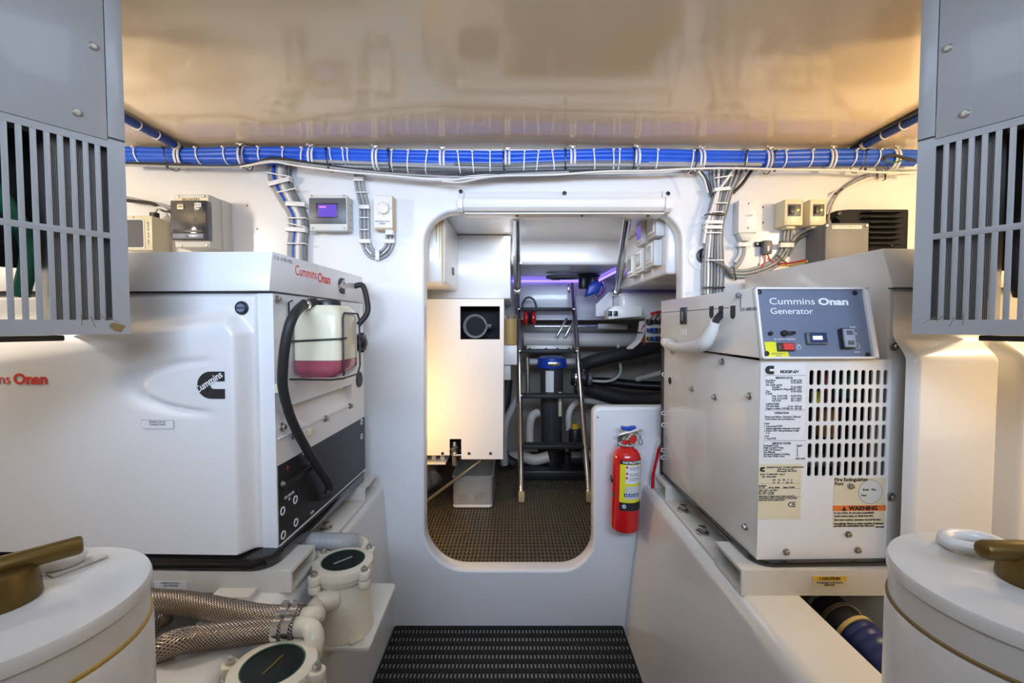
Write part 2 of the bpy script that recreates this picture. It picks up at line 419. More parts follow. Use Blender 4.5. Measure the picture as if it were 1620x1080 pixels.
# aft compartment shell
tag(MB().box((-1.0, WY+0.066, FZ2-0.05), (1.1, 3.3, FZ2)).build('floor', M_sink), kind='structure')
tag(MB().box((-1.04, WY+0.066, 0), (-1.0, 3.3, 1.56)).build('wall_left', M_hull), kind='structure')
tag(MB().box((1.1, WY+0.066, 0), (1.14, 3.3, 1.56)).build('wall_right', M_hull), kind='structure')
tag(MB().box((-1.04, 3.26, 0), (1.14, 3.30, 1.56)).build('wall_back', M_hull), kind='structure')
mb = MB().prism([(WY+0.066, 1.56), (WY+0.066, 1.505), (2.285, 1.505), (2.285, 1.56)], -1.0, 1.1, fr((0, 0, 0), (0, 1, 0), (1, 0, 0)))
tag(mb.build('ceiling', M_wall, ang=20), kind='structure')
mb = MB().prism(rpoly([(2.285, 1.56, 0), (2.285, 1.385, 0.02), (3.02, 1.385, 0), (3.02, 1.56, 0)], 5), -0.02, 1.1, fr((0, 0, 0), (0, 1, 0), (1, 0, 0)))
tag(mb.build('ceiling', M_wall, ang=30), kind='structure')
mb = MB().box((-0.3, 3.0, 1.13), (1.1, 3.05, 1.39), 0.006).box((-0.3, 2.97, 1.115), (1.1, 3.05, 1.13), 0.004)
tag(mb.build('wall_transom', M_wall), kind='structure')
# engine beds: inner face, rounded shoulder, narrow top, then a well
def bed(sgn, x0, x1, x2, name):
    prof = rpoly([(x0, 0.0, 0), (x1, BZ, 0.035), (x2, BZ, 0.006), (x2, 0, 0)], 7)
    if sgn < 0: prof = [(-a, b) for a, b in reversed(prof)]
    mb = MB().prism(prof, -1.25, WY-0.001, fr((0, 0, 0), (1, 0, 0), (0, -1, 0)) @ Matrix.Diagonal((1, 1, -1, 1)))
    return tag(mb.build(name, M_bed, ang=25), 'white moulded engine bed', None, None, 'structure')
bed(1, 0.392, 0.455, 0.594, 'engine_bed')
bed(-1, 0.436, 0.470, 0.604, 'engine_bed')

# ------------------------------------------------------------------ rubber matting on the sole
def matting(name, x0, x1, y0, y1, z, px, wx, py, wy, m, label):
    mb = MB(); n = int((x1-x0)/px)
    for i in range(n+1):
        x = x0+(x1-x0)*i/n; mb.box((x-wx/2, y0, z+0.004), (x+wx/2, y1, z+0.009))
    n = int((y1-y0)/py)
    for i in range(n+1):
        y = y0+(y1-y0)*i/n; mb.box((x0, y-wy/2, z+0.0005), (x1, y+wy/2, z+0.005))
    return tag(mb.build(name, m, ang=20), label, 'mat')
matting('floor_mat', -0.428, 0.382, -1.20, 1.590, 0.0, 0.0124, 0.0076, 0.040, 0.0170, M_mat, 'black slotted rubber mat on the floor between the engine beds')
matting('floor_mat', -0.80, 0.60, 1.69, 3.00, FZ2, 0.0155, 0.0074, 0.029, 0.0118, M_matb, 'dark brown grid matting beyond the doorway under the ladder')

# ================================================================== generator frames
def tubeX(name, x0, x1, y0, y1, z0, z1, t, m, parent):
    return plate(name, [[(y0, z0), (y1, z0), (y1, z1), (y0, z1)], [(y0+t, z0+t), (y1-t, z0+t), (y1-t, z1-t), (y0+t, z1-t)]], x1-x0, fr((x1, 0, 0), (0, 1, 0), (1, 0, 0)), m, parent)
M_frame = mat('frame_paint', (0.70, 0.68, 0.62), 0.35, coat=0.2, var=0.04, dirt=(0.4, 0.33, 0.22), dirt_amt=0.25, dirt_scale=7)
f = thing('mounting_rack', 'white steel mounting frame under the generator with the blue control panel', 'frame', (0.9, 1.2, BZ))
tubeX('front_beam', 0.470, 1.45, 0.925, 1.050, BZ, 0.580, 0.007, M_frame, f)
tubeX('rear_beam', 0.476, 1.45, 1.420, 1.535, BZ, 0.578, 0.007, M_frame, f)
MB().box((0.474, 1.050, BZ), (0.60, 1.420, BZ+0.008), 0.002).build('side_plate', M_frame, f)
MB().box((0.70, 1.050, BZ), (0.80, 1.420, BZ+0.05), 0.004).build('cross_beam', M_frame, f)
MB().box((1.15, 1.050, BZ), (1.25, 1.420, BZ+0.05), 0.004).build('cross_beam', M_frame, f)
for px, py in ((1080, 805), (1111, 840)):
    q = PZ(px, py, BZ+0.014)
    b_ = bolt(f, (q.x, q.y, BZ+0.008), (0, 0, 1), 1.9)
s = plate('caution_label', [rrect(0, 0, 0.072, 0.024, 0.001)], 0.0008, T(PY(1285, 929, 0.9242)) @ fr((0, 0, 0), (1, 0, 0), (0, -1, 0)), M_tanpaper, f)
M0 = T(PY(1285, 929, 0.9232)) @ fr((0, 0, 0), (1, 0, 0), (0, -1, 0))
plate('header', [[(0.001, 0.014), (0.071, 0.014), (0.071, 0.0235), (0.001, 0.0235)]], 0.0004, M0, M_amber, s)
text('! CAUTION', 0.0085, M0 @ T(0.036, 0.0188, 0.0004), M_ink, s, bold=0.0002)
text('TO AVOID INJURY CLOSE VALVE TO', 0.0042, M0 @ T(0.036, 0.0098, 0.0002), M_ink, s, sx=0.8)
text('SERVICE PUMP.', 0.0042, M0 @ T(0.036, 0.005, 0.0002), M_ink, s, sx=0.8)

f = thing('mounting_rack', 'white steel mounting frame under the generator with the red lettering', 'frame', (-0.9, 1.2, BZ))
tubeX('front_beam', -1.45, -0.470, 0.935, 1.050, BZ, 0.572, 0.007, M_frame, f)
tubeX('rear_beam', -1.45, -0.476, 1.420, 1.545, BZ, 0.572, 0.007, M_frame, f)
MB().box((-0.61, 1.050, BZ), (-0.474, 1.420, BZ+0.008), 0.002).build('side_plate', M_frame, f)
MB().box((-0.62, 0.90, BZ), (-0.54, 0.935, BZ+0.012), 0.002).build('packing_strip', M_frame, f)
for px, py in ((516, 834), (505, 817)):
    q = PZ(px, py, BZ+0.014); bolt(f, (q.x, q.y, BZ+0.008), (0, 0, 1), 1.9)
M0 = T(PY(245, 933, 0.9335)) @ fr((0, 0, 0), (1, 0, 0), (0, -1, 0))
s = plate('valve_label', [rrect(0, 0, 0.067, 0.018, 0.001)], 0.0008, M0, M_paper, f)
text('GENERATOR NO. 2\nSEA STRAINER', 0.006, M0 @ T(0.034, 0.012, 0.0003), M_inkg, s, sx=0.8)
M0 = T(PY(221, 936, 0.9335)) @ fr((0, 0, 0), (1, 0, 0), (0, -1, 0))
s = plate('caution_label', [rrect(0, 0, 0.024, 0.024, 0.001)], 0.0008, M0, M_paper, f)
plate('header', [[(0.001, 0.012), (0.023, 0.012), (0.023, 0.0235), (0.001, 0.0235)]], 0.0004, M0 @ T(0, 0, 0.0005), M_amber, s)

# ================================================================== left generator
LBASE = PY(440, 866, 0.98); LROT = R(-1.5)
GL = T(LBASE) @ Matrix.Rotation(LROT, 4, 'Z')
g = thing('generator', 'large white enclosed generator set with red lettering and a coolant bottle on its end', 'generator', LBASE, LROT, local=True)
DEP = 0.535; HB = 0.556; HT = 0.645
SIDE = fr((0, 0, 0), (0, 1, 0), (1, 0, 0))     # local (x,y) -> (depth, height) on the aisle end
MB().box((-1.08, 0.001, 0.0), (-0.03, DEP, HB)).build('body', M_gen, g)
MB().prism([(-0.016, HB+0.004), (0.0, HT), (DEP, HT), (DEP, HB+0.004)], -1.09, 0.0005, SIDE, 0.002).build('hood', M_gen, g)
L = lambda px, py: LP(GL, px, py, 0, 0.0)
vent = [(L(447, 661).y, L(447, 661).z), (L(447, 689).y, L(447, 689).z), (L(557, 634).y, L(557, 634).z), (L(557, 612).y, L(557, 612).z)]
v0 = vent[0][0]; v1 = vent[2][0]; vz0 = min(vent[1][1], vent[2][1]); vz1 = vz0+0.062
plate('end_panel', [[(0, 0), (DEP, 0), (DEP, HB), (0, HB)], [(v0, vz0), (v1, vz0), (v1, vz1), (v0, vz1)]], 0.034, SIDE, M_gen, g, bev=0.001)
MB().prism([(-0.03, vz0-0.002), (-0.002, vz0-0.002), (-0.03, vz1-0.006)], v0+0.001, v1-0.001, Matrix(((1, 0, 0, 0), (0, 0, 1, 0), (0, 1, 0, 0), (0, 0, 0, 1)))).build('vent_scoop', M_genR, g)
MB().box((0, v0-0.004, vz1), (0.004, v1+0.004, vz1+0.004), 0.001).box((0, v0-0.02, vz0-0.004), (0.003, v1+0.004, vz0), 0.001).build('vent_trim', M_gen, g)
# drip tray
pr = rrect(-1.10, -0.050, 0.010, DEP+0.01, 0.05, 8)
MB().prism(pr, -0.028, 0.000, I4, 0.004).build('drip_tray', M_tray, g)
# bulged service door (height field)
def ss(a, b, x):
    t = max(0.0, min(1.0, (x-a)/(b-a))); return t*t*(3-2*t)
dtop = [LP(GL, px, py, 1, -0.05) for px, py in ((365, 512), (200, 541), (60, 565), (-150, 590), (-500, 600))]
def ztop(x):
    for a, b in zip(dtop, dtop[1:]):
        if x >= b.x: return b.z+(a.z-b.z)*(min(x, a.x)-b.x)/(a.x-b.x)
    return dtop[-1].z
EC = LP(GL, 352, 612, 1, -0.052); EA = 0.185; EB = 0.054
def door_y(x, z):
    zt = ztop(x); w = 0.045+0.06*ss(-0.1, -0.6, x)
    up = 1-ss(zt-0.006, zt+w, z)
    xr = max(0.0, z-(zt-0.02))*0.75
    sd = ss(-0.036, -0.058, x+xr)
    lo = ss(0.0, 0.010, z)
    h = 0.010*ss(0.0, 0.004, z)*ss(0.552, 0.548, z)*ss(-0.033, -0.036, x)+0.044*up*sd*lo
    e = math.sqrt(((x-EC.x)/EA)**2+((z-EC.z)/EB)**2)
    if x < EC.x:
        fade = ss(EC.x, EC.x-0.10, x)
        h -= 0.012*fade*math.exp(-((e-0.97)/0.07)**2 if e < 0.97 else -((e-0.97)/0.16)**2)
    return -h
NA, NB = 150, 34
def xs(i): return -1.07+(0.965*i/NA) if i <= NA else -0.105+(0.0725*(i-NA)/NB)
NZ_ = 130
def dfn(u, v):
    x = xs(round(u*(NA+NB))); z = 0.002+0.552*v
    return (x, door_y(x, z), z)
MB().grid(dfn, NA+NB, NZ_).build('service_door', M_gen, g, ang=70)
MB().box((-0.0335, -0.0008, 0.0), (-0.0305, 0.002, HB), 0).build('door_seam', M_greyseam, g)
MB().box((-1.08, -0.004, HB), (0.0008, 0.3, HB+0.004)).build('hood_seam', M_greyseam, g)
# markings on the door
def onface(px, py, y): return T(LP(GL, px, py, 1, y)) @ fr((0, 0, 0), (1, 0, 0), (0, -1, 0))
clogo(onface(334, 609, -0.0545), 0.056, M_ink, M_inkw, g)
text('Onan', 0.030, onface(48, 600, -0.0545), M_logored, g, bold=0.0012, fitw=0.072)
text('Cummins', 0.030, onface(17, 600, -0.0545), M_logored, g, align='RIGHT', fitw=0.115)
Mq = onface(224, 678, -0.0548)
s = plate('oil_label', [rrect(0, 0, 0.068, 0.018, 0.0005)], 0.0006, Mq, M_inkg, g)
plate('label_face', [rrect(0.0007, 0.0007, 0.0673, 0.0173, 0.0004)], 0.0004, Mq @ T(0, 0, 0.0004), M_paper, s)
text('GENERATOR OIL\nCHANGE VALVE', 0.0055, Mq @ T(0.034, 0.0118, 0.0006), M_inkg, s, sx=0.85)
q = LP(GL, 383, 487, 1, -0.010)
o = MB().lathe([(0, 0), (0.0145, 0), (0.0145, 0.003), (0.012, 0.005), (0, 0.005)], 24, nz(q, (0, -1, 0))).build('door_latch', M_black, g)
MB().lathe([(0, 0.005), (0.0095, 0.005), (0.009, 0.0065), (0, 0.0068)], 20, nz(q, (0, -1, 0))).build('latch_face', M_panel, o)
MB().box((-0.009, -0.001, 0.0065), (0.009, 0.001, 0.0075), 0, M=nz(q, (0, -1, 0))).build('latch_slot', M_black, o)
# aisle end details
def onside(px, py, off=0.0006): return T(LP(GL, px, py, 0, off)) @ SIDE
text('17-8  0190 HRS', 0.0125, onside(448, 411), M_inkg, g)
a = L(466, 424); b = L(500, 435)
text('Cummins', 0.034, T((0.0007, a.y, a.z-0.005)) @ SIDE, M_logored, g, align='LEFT', fitw=L(500, 435).y-a.y)
a = L(502, 436)
text('Onan', 0.034, T((0.0007, a.y, a.z-0.005)) @ SIDE, M_logored, g, align='LEFT', bold=0.0009, fitw=L(522, 441).y-a.y)
clogo(onside(540, 452), 0.046, M_ink, M_inkw, g)
# black lower panel with rings
bz = L(441, 736).z
bp = plate('lower_panel', [[(0.004, 0.004), (DEP-0.002, 0.004), (DEP-0.002, bz), (0.004, bz)]], 0.002, SIDE @ T(0, 0, 0.002), M_black, g)
MB().box((0.0018, 0.002, 0.001), (0.0032, DEP, 0.0045)).build('white_edge', M_inkw, bp)
ringme = shared(MB().lathe([(0.0055, 0), (0.0085, 0), (0.0085, 0.0012), (0.0055, 0.0012), (0.0055, 0)], 24), 'ring', M_inkw)
for px, py in ((447, 808), (467, 790), (448, 846), (468, 826), (572, 667), (572, 690)):
    p = LP(GL, px, py, 0, 0.002); link('ring', ringme, bp, nz((0.002, p.y, p.z), (1, 0, 0)) @ Matrix.Diagonal((1.15, 1.15, 1, 1)))
a = LP(GL, 458, 786, 0, 0.0022); text('SEA WATER\nIN', 0.009, T(a) @ SIDE, M_inkw, bp, sx=0.9)
a = LP(GL, 494, 810, 0, 0.0022); text('FUEL', 0.009, T(a) @ SIDE, M_inkw, bp)
a = LP(GL, 455, 736, 0, 0.0022); text('+', 0.022, T((a.x, a.y, a.z-0.006)) @ SIDE, M_logored, bp)
a = LP(GL, 444, 782, 0, 0.0); b = LP(GL, 490, 715, 0, 0.0)
MB().box((0.0, a.y, a.z+0.012), (0.010, b.y, b.z-0.032), 0.002).build('terminal_cover', M_black, bp)
for px, py in ((447, 765), (492, 732), (481, 718)):
    p = LP(GL, px, py, 0, 0.010); bolt(bp, (0.009, p.y, p.z), (1, 0, 0), 0.7)
for px, py in ((437, 473), (445, 675), (463, 689), (514, 662), (553, 642)):
    p = L(px, py); bolt(g, (0, p.y, p.z), (1, 0, 0), 1.05)
# round rubber plug and knob at the far edge
p = L(568, 600); MB().lathe([(0, 0), (0.026, 0), (0.025, 0.003), (0, 0.004)], 24, nz((0, p.y, p.z), (1, 0, 0))).build('rubber_plug', M_black, g)
p = L(571, 541); p.y = DEP-0.055
mb = MB().lathe([(0.0, 0), (0.026, 0), (0.026, 0.022), (0.02, 0.026), (0.012, 0.03), (0.0, 0.03)], 24, nz((0, p.y, p.z), (1, 0, 0)))
for i in range(8):
    a = 2*math.pi*i/8; mb.cyl((0.006, p.y+0.026*math.cos(a), p.z+0.026*math.sin(a)), (0.022, p.y+0.026*math.cos(a), p.z+0.026*math.sin(a)), 0.006, n=8)
mb.build('filler_cap', M_black, g)
a = LP(GL, 561, 452, 0, 0.004); b = LP(GL, 575, 475, 0, 0.02); c = LP(GL, 577, 495, 0, 0.02); d = LP(GL, 569, 514, 0, 0.004)
yy = DEP-0.06
MB().tube([(0.0, yy-0.01, a.z), (0.022, yy, a.z+0.002), (0.034, yy+0.005, b.z), (0.034, yy+0.005, c.z), (0.008, yy-0.005, d.z)], 0.0085, 10).build('breather_hose', M_rubber, g)
# coolant bottle
y0 = L(458, 540).y; y1 = y0+0.125; z0 = LP(GL, 458, 601, 1, y0).z+0.004; z1 = LP(GL, 500, 482, 1, y0).z; xo = 0.115
zl = LP(GL, 500, 571, 1, y0).z
t = thing('coolant_bottle', 'milky plastic coolant bottle half full of pink fluid hung on the generator end', 'bottle', GL @ Vector((xo/2, (y0+y1)/2, z0)), LROT, local=True)
TL = GL.inverted()
OFF = Vector((xo/2, (y0+y1)/2, z0))
def tl(x, y, z): return Vector((x, y, z))-OFF
def rr_loft(mb, levels):
    """stack of rounded rectangles (x0,x1,y0,y1,z,r)"""
    rings = []
    for (a0, a1, b0, b1, z, r) in levels:
        rings.append([mb.bm.verts.new(tl(p[0], p[1], z)) for p in rrect(a0, b0, a1, b1, r, 4)])
    for A, B in zip(rings, rings[1:]):
        n = len(A)
        for i in range(n): mb.bm.faces.new((A[i], A[(i+1) % n], B[(i+1) % n], B[i]))
    mb.bm.faces.new(list(reversed(rings[0]))); mb.bm.faces.new(rings[-1]); return mb
e = 0.004
rr_loft(MB(), [(e, xo-e, y0+e, y1-e, zl, 0.018), (0.003, xo, y0, y1, zl+0.001, 0.02), (0.003, xo, y0, y1, z1-0.028, 0.02), (0.004, xo-0.004, y0+0.003, y1-0.003, z1-0.012, 0.02), (0.010, xo-0.014, y0+0.012, y1-0.012, z1, 0.02)]).build('bottle_top', M_tank, t)
rr_loft(MB(), [(0.010, xo-0.016, y0+0.014, y1-0.014, z0, 0.02), (0.004, xo-0.005, y0+0.004, y1-0.004, z0+0.010, 0.02), (0.003, xo, y0, y1, z0+0.022, 0.02), (0.003, xo, y0, y1, zl, 0.02)]).build('coolant', M_coolant, t)
cxy = (xo*0.55, (y0+y1)/2)
MB().lathe([(0, 0), (0.030, 0), (0.030, 0.010), (0.028, 0.013), (0, 0.013)], 24, T(tl(cxy[0], cxy[1], z1))).build('cap', M_black, t)
wr = 0.0022
def wire(pts): return MB().tube([tl(*p) for p in pts], wr, 6, 1)
w = xo+0.003
wire([(w, y0+0.022, z0+0.012), (w, y0+0.016, z0+0.004), (w, y0+0.016, z1-0.03), (w, y0+0.024, z1-0.018), (w, y1-0.018, z1-0.018), (w, y1-0.006, z1-0.03), (w, y1-0.004, z0+0.02), (w, y1-0.02, z0-0.001), (w, y0+0.02, z0-0.001)]).build('wire_holder', M_black, t)
wire([(0.0, y0-0.003, z0+0.085), (xo-0.02, y0-0.004, z0+0.09), (w, y0+0.004, z0+0.091), (w+0.002, y0+0.03, z0+0.092)]).build('wire_band', M_black, t)
wire([(0.0, y0-0.002, z0-0.002), (xo-0.02, y0-0.002, z0-0.003), (w, y0+0.02, z0-0.002)]).build('wire_foot', M_black, t)
wire([(0.003, y0-0.006, z0+0.09), (0.003, y0-0.006, z1+0.005), (0.012, y0-0.006, z1+0.010)]).build('wire_hook', M_black, t)
# overflow hose from the bottle
P0 = GL @ Vector((xo*0.45, y0+0.02, z1+0.006))
pts = [P0, P0+Vector((-0.010, -0.035, -0.006)), PX(463, 502, -0.468), PX(452, 540, -0.478), PX(447, 590, -0.492), PX(449, 622, -0.498), PX(462, 665, -0.498), PX(484, 708, -0.497), PX(508, 745, -0.494), PX(521, 768, -0.492), PX(517, 782, -0.497), PX(503, 787, -0.508)]
h = thing('coolant_hose', 'black rubber hose curving down from the coolant bottle across the black end panel', 'hose', PX(503, 787, -0.508))
MB().tube(pts, 0.0105, 12, 8).build('hose', M_rubber, h, ang=60)
MB().lathe([(0.0115, 0), (0.0125, 0.001), (0.0125, 0.009), (0.0115, 0.010)], 18, nz(pts[1], pts[0]-pts[1])).build('hose_clamp', M_chrome, h)
for px, py in ((441, 614), (490, 682)):
    q = PX(px, py, -0.513); MB().box(q-Vector((0.006, 0.008, 0.010)), q+Vector((0.008, 0.008, 0.010)), 0.002).build('clip', M_ivory, h)
# ================================================================== right generator
RBASE = PY(1197, 885, 0.945); RROT = R(1.3)
GR = T(RBASE) @ Matrix.Rotation(RROT, 4, 'Z')
g = thing('generator', 'cream generator set with slotted front panel and tilted blue control panel', 'generator', RBASE, RROT, local=True)
FR = fr((0, 0, 0), (1, 0, 0), (0, -1, 0))
DR = 0.575; WX = 0.278; H1 = 0.424
def rf(px, py, y=0.0): q = LP(GR, px, py, 1, y); return (q.x, q.z)
slots = []
xa = rf(1284, 597)[0]; xb = rf(1401, 597)[0]; za = rf(1340, 597)[1]; zb = rf(1340, 741)[1]
for i in range(6):
    for j in range(11):
        x = xa+(xb-xa)*j/10; z = za+(zb-za)*i/5; w = 0.0047; hh = 0.0160
        slots.append([(x+w*math.cos(a), z+(hh-w if math.sin(a) >= 0 else -(hh-w))+w*math.sin(a)) for a in [2*math.pi*(q+0.5)/12 for q in range(12)]])
lp_ = plate('louvre_panel', [rrect(0, 0, WX, H1, 0.003)]+slots, 0.003, FR, M_genR, g)
MB().box((0.0, 0.003, 0.0), (0.003, DR, H1-0.002), 0.0006).build('end_panel', M_genR, g)
MB().box((0.004, 0.004, 0.0), (WX, DR, 0.004)).build('base_pan', M_black, g)
MB().box((0.0005, -0.0005, 0), (0.0025, 0.0035, H1)).build('corner_seam', M_genR, g)
# what shows through the slots
MB().box((0.02, 0.13, 0.02), (0.262, 0.50, 0.40), 0.01).build('engine_block', M_sink, g)
MB().box((0.268, 0.018, 0.01), (0.274, 0.50, 0.418)).build('dark_backing', M_sink, g)  # black sheet added so the slots read dark, hides the body side
mb = MB().box((0.095, 0.10, 0.30), (0.150, 0.129, 0.41), 0.006); mb.build('engine_casting', M_green, g)
mb = MB().box((0.235, 0.07, 0.33), (0.262, 0.128, 0.41), 0.004); mb.build('engine_casting', M_green, g)
MB().cyl((0.215, 0.10, 0.24), (0.215, 0.10, 0.30), 0.024).build('oil_filter', mat('filter_orange', (0.45, 0.16, 0.02), 0.4), g)
MB().tube([(0.17, 0.06, 0.41), (0.18, 0.06, 0.36), (0.195, 0.07, 0.33), (0.20, 0.10, 0.30)], 0.009, 8).build('red_lead', mat('dark_red_lead', (0.22, 0.02, 0.02), 0.5), g)
MB().box((0.168, 0.08, 0.315), (0.205, 0.09, 0.345), 0.002).build('yellow_tag', M_yellow, g)
MB().cyl((0.12, 0.09, 0.24), (0.14, 0.09, 0.24), 0.022).build('brass_pulley', M_brass, g)
MB().box((0.245, 0.012, 0.10), (0.277, 0.016, 0.415)).build('duct_plate', M_fin, g)
MB().box((0.12, 0.07, 0.172), (0.23, 0.12, 0.192), 0.008).build('air_duct', M_fin, g)
# tray
pr = rrect(-0.008, -0.012, 1.0, DR+0.01, 0.045, 8)
MB().prism(pr, -0.011, 0.0, I4, 0.003).build('drip_tray', M_tray, g)
# main body behind: hood with slanted front
SIDE = fr((0, 0, 0), (0, 1, 0), (1, 0, 0))
p1 = LP(GR, 1395, 393, 0, WX); p2 = LP(GR, 1407, 455, 0, WX)
ht = p1.z; hy = max(0.03, p1.y); hm = p2.z
MB().prism([(0.012, 0.0), (DR+0.02, 0.0), (DR+0.02, ht), (hy, ht), (0.004, hm), (0.012, hm-0.004)], WX+0.001, 1.0, SIDE, 0.002).build('body', M_genR, g)
MB().box((WX-0.0006, 0.002, hm-0.003), (1.0, 0.014, hm)).build('hood_seam', M_greyseam, g)
MB().box((0.0035, 0.20, H1-0.004), (WX, DR, H1-0.0015)).build('top_sheet', M_genR, g)
# bulged service door
bx = [LP(GR, px, 700, 1, -0.045).x for px in (1425, 1456, 1576, 1592, 1600, 1622)]
zc0 = LP(GR, 1500, 572, 1, -0.045).z; zc1 = LP(GR, 1500, 528, 1, -0.0).z
x0d = WX+0.006; x1d = 0.99
def ry(x, z):
    a = ss(bx[0]-0.012, bx[1], x)*(1-ss(bx[2], bx[3]+0.004, x)) + ss(bx[4], bx[5], x)
    top = 1-ss(zc0, zc1, z) if z > zc0 else 1.0
    top = max(0.0, min(1.0, (zc1-z)/(zc1-zc0)))
    top = ss(-0.08, 1.0, top) if top < 1 else 1.0
    return 0.008-0.050*a*top*ss(0.0, 0.01, z)
MB().grid(lambda u, v: (x0d+(x1d-x0d)*u, ry(x0d+(x1d-x0d)*u, 0.002+(hm-0.010)*v), 0.002+(hm-0.010)*v), 240, 60).build('service_door', M_genR, g, ang=70)
for px, py in ((1414, 548), (1409, 785)):
    q = LP(GR, px, py, 1, 0.006); bolt(g, (q.x, 0.006, q.z), (0, -1, 0), 1.0)
for px, py in ((1345, 768), (1341, 844), (1243, 872), (1356, 869)):
    x, z = rf(px, py); bolt(lp_, (x, 0, z), (0, -1, 0), 0.85)
ME_BB = ME_BOLT
for px, py in ((1144, 572), (1187, 626), (1096, 615), (1132, 628), (1181, 833), (1066, 557)):
    q = LP(GR, px, py, 0, 0.0); bolt(g, (0, q.y, q.z), (-1, 0, 0), 0.95)
q = LP(GR, 1060, 602, 0, 0.0); MB().lathe([(0, 0), (0.012, 0), (0.011, 0.002), (0, 0.002)], 20, nz((0, q.y, q.z), (-1, 0, 0))).build('rubber_plug', M_black, g)
MB().box((-0.004, DR-0.002, -0.01), (0.004, DR+0.016, H1+0.02), 0.001).build('rear_trim', M_black, g)
ring2 = shared(MB().lathe([(0.005, 0), (0.008, 0), (0.008, 0.0012), (0.005, 0.0012), (0.005, 0)], 20), 'ring', M_inkw)
for zz in (0.05, 0.075, 0.16, 0.20, 0.33): link('ring', ring2, g, nz((-0.001, DR-0.004, zz), (0, -1, 0)) @ Matrix.Diagonal((0.9, 0.9, 1, 1)))
# service data sticker
M0 = FR @ T(0, 0, 0.0007)
a = rf(1208, 727); b = rf(1275, 573)
lab = plate('service_label', [rrect(a[0], a[1], b[0], b[1], 0.001)], 0.0006, M0, M_paper, lp_)
MT = FR @ T(0, 0, 0.0009)
def ln(py, t, px=1212, size=0.0068, al='LEFT', bold=0.0001, par=None, sx=0.92):
    x, z = rf(px, py); text(t, size, MT @ T(x, z, 0), M_ink, par or lab, bold=bold, align=al, sx=sx, res=2)
cx_, cz_ = rf(1217, 585); clogo(MT @ T(cx_, cz_, 0), 0.018, M_ink, M_inkw, lab, False)
ln(588, 'MDKBP-6/V', 1234, 0.0085, bold=0.0003)
for py in (594, 649, 697):
    a1 = rf(1209, py); b1 = rf(1274, py); plate('rule', [[(a1[0], a1[1]), (b1[0], a1[1]), (b1[0], a1[1]+0.0006), (a1[0], a1[1]+0.0006)]], 0.0003, MT, M_ink, lab)
ln(597.5, 'SERVICE DATA', 1240, 0.006, 'CENTER', 0.0002)
for py, l, v, ind in ((601.5, 'Fuel filter', '0149-2106', 0), (605, 'Oil filter', '0122-0810', 0), (608.5, 'Sea water pump', '', 0), (612, 'Impeller', '0132-0420', 10), (615.5, 'Impeller/O-Ring kit', '0541-1521', 10), (619, 'Zinc', '0130-4326', 0), (622.5, 'V-belt', '', 0), (626, 'Reg. Grid (1/6)', '0160-7016', 10), (630, 'Reg. Grid (3/4)', '0511-0202', 10), (633.5, 'Ion Grid', '0511-0211', 10)):
    ln(py, l, 1211+ind, 0.0058)
    if v: ln(py, v, 1268, 0.0058, 'RIGHT')
ln(639, 'CAPACITIES', 1211, 0.0058, bold=0.0002); ln(642.5, 'Oil with filter', 1211, 0.0058); ln(642.5, '7.6 ltr  (8.0 qt)', 1268, 0.0055, 'RIGHT')
ln(646, 'Engine coolant (50/50)', 1211, 0.0058); ln(646, '7.6 ltr  (8.0 qt)', 1268, 0.0055, 'RIGHT')
ln(653, 'OPERATION', 1236, 0.006, 'CENTER', 0.0002)
ln(659, "(Read and follow Operator's Manual", 1238, 0.0056, 'CENTER'); ln(662.5, 'instructions and precautions.)', 1234, 0.0056, 'CENTER')
for py, l in ((670, 'START'), (674, '1. Push and hold START'), (677.5, '   (Indicator light flashes during glow and crank.)'), (681, '2. Release START when green genset run light'), (684.5, '   is on.'), (690, 'STOP'), (693.5, '1. Touch STOP')): ln(py, l, 1209, 0.0054, sx=0.72)
ln(701, 'SERVICE CODES', 1236, 0.006, 'CENTER', 0.0002)
for i, (l, v) in enumerate((('Preheat/Crank', 'Rapid'), ('High Coolant Temp.', '1'), ('Low Oil Pressure', '2'), ('See Manual', '3'), ('Excessive Engine Cranking', '4'), ('No Raw Water Flow', '7'))):
    ln(704.5+3.4*i, l, 1208, 0.0056); ln(704.5+3.4*i, v, 1260, 0.0056)
ln(725, '0099-3694', 1273, 0.005, 'RIGHT')
# tan data plate
a = rf(1198, 821); b = rf(1268, 733)
lab2 = plate('data_label', [rrect(a[0], a[1], b[0], b[1], 0.001)], 0.0006, M0, M_tanpaper, lp_)
cx_, cz_ = rf(1205.5, 742); clogo(MT @ T(cx_, cz_, 0), 0.010, M_ink, M_inkw, lab2, False)
L2 = lambda py, t, px=1200, size=0.0046, al='LEFT', bold=0.0001: ln(py, t, px, size, al, bold, lab2, 0.95)
for py, t, px in ((739, 'GENERATOR SET  POWER GENERATION', 1212), (742, '1400 73rd Ave. N.E.', 1229), (745, 'Minneapolis, MN 55432', 1229), (750, 'Model  17-0000-0078   Spec F', 1202), (754, 'S/N  F990-01885', 1205), (757, '', 1200), (759, 'kW    Hz    PH    V    A', 1222), (763, '7.6    60     1    120   64', 1222), (768, 'Insulation', 1200), (771, 'Cl. 155       Ef No. 00000      Made 4TH/00', 1200), (775, 'Gear  ref 3 - see mfg 3', 1200), (778, 'BH  230V, 3 phase', 1200), (781, 'Bat. 12V   cca 450', 1200), (785, 'MANUFACTURED IN ISO 9001 FACILITY', 1200), (788, 'WARNING: FUEL & ENGINE ACCESSORIES', 1200), (791, 'REPLACE WITH SAME PARTS', 1200)): 
    if t: L2(py, t, px)
ln(798, 'CE', 1252, 0.015, 'CENTER', 0.0002, lab2)
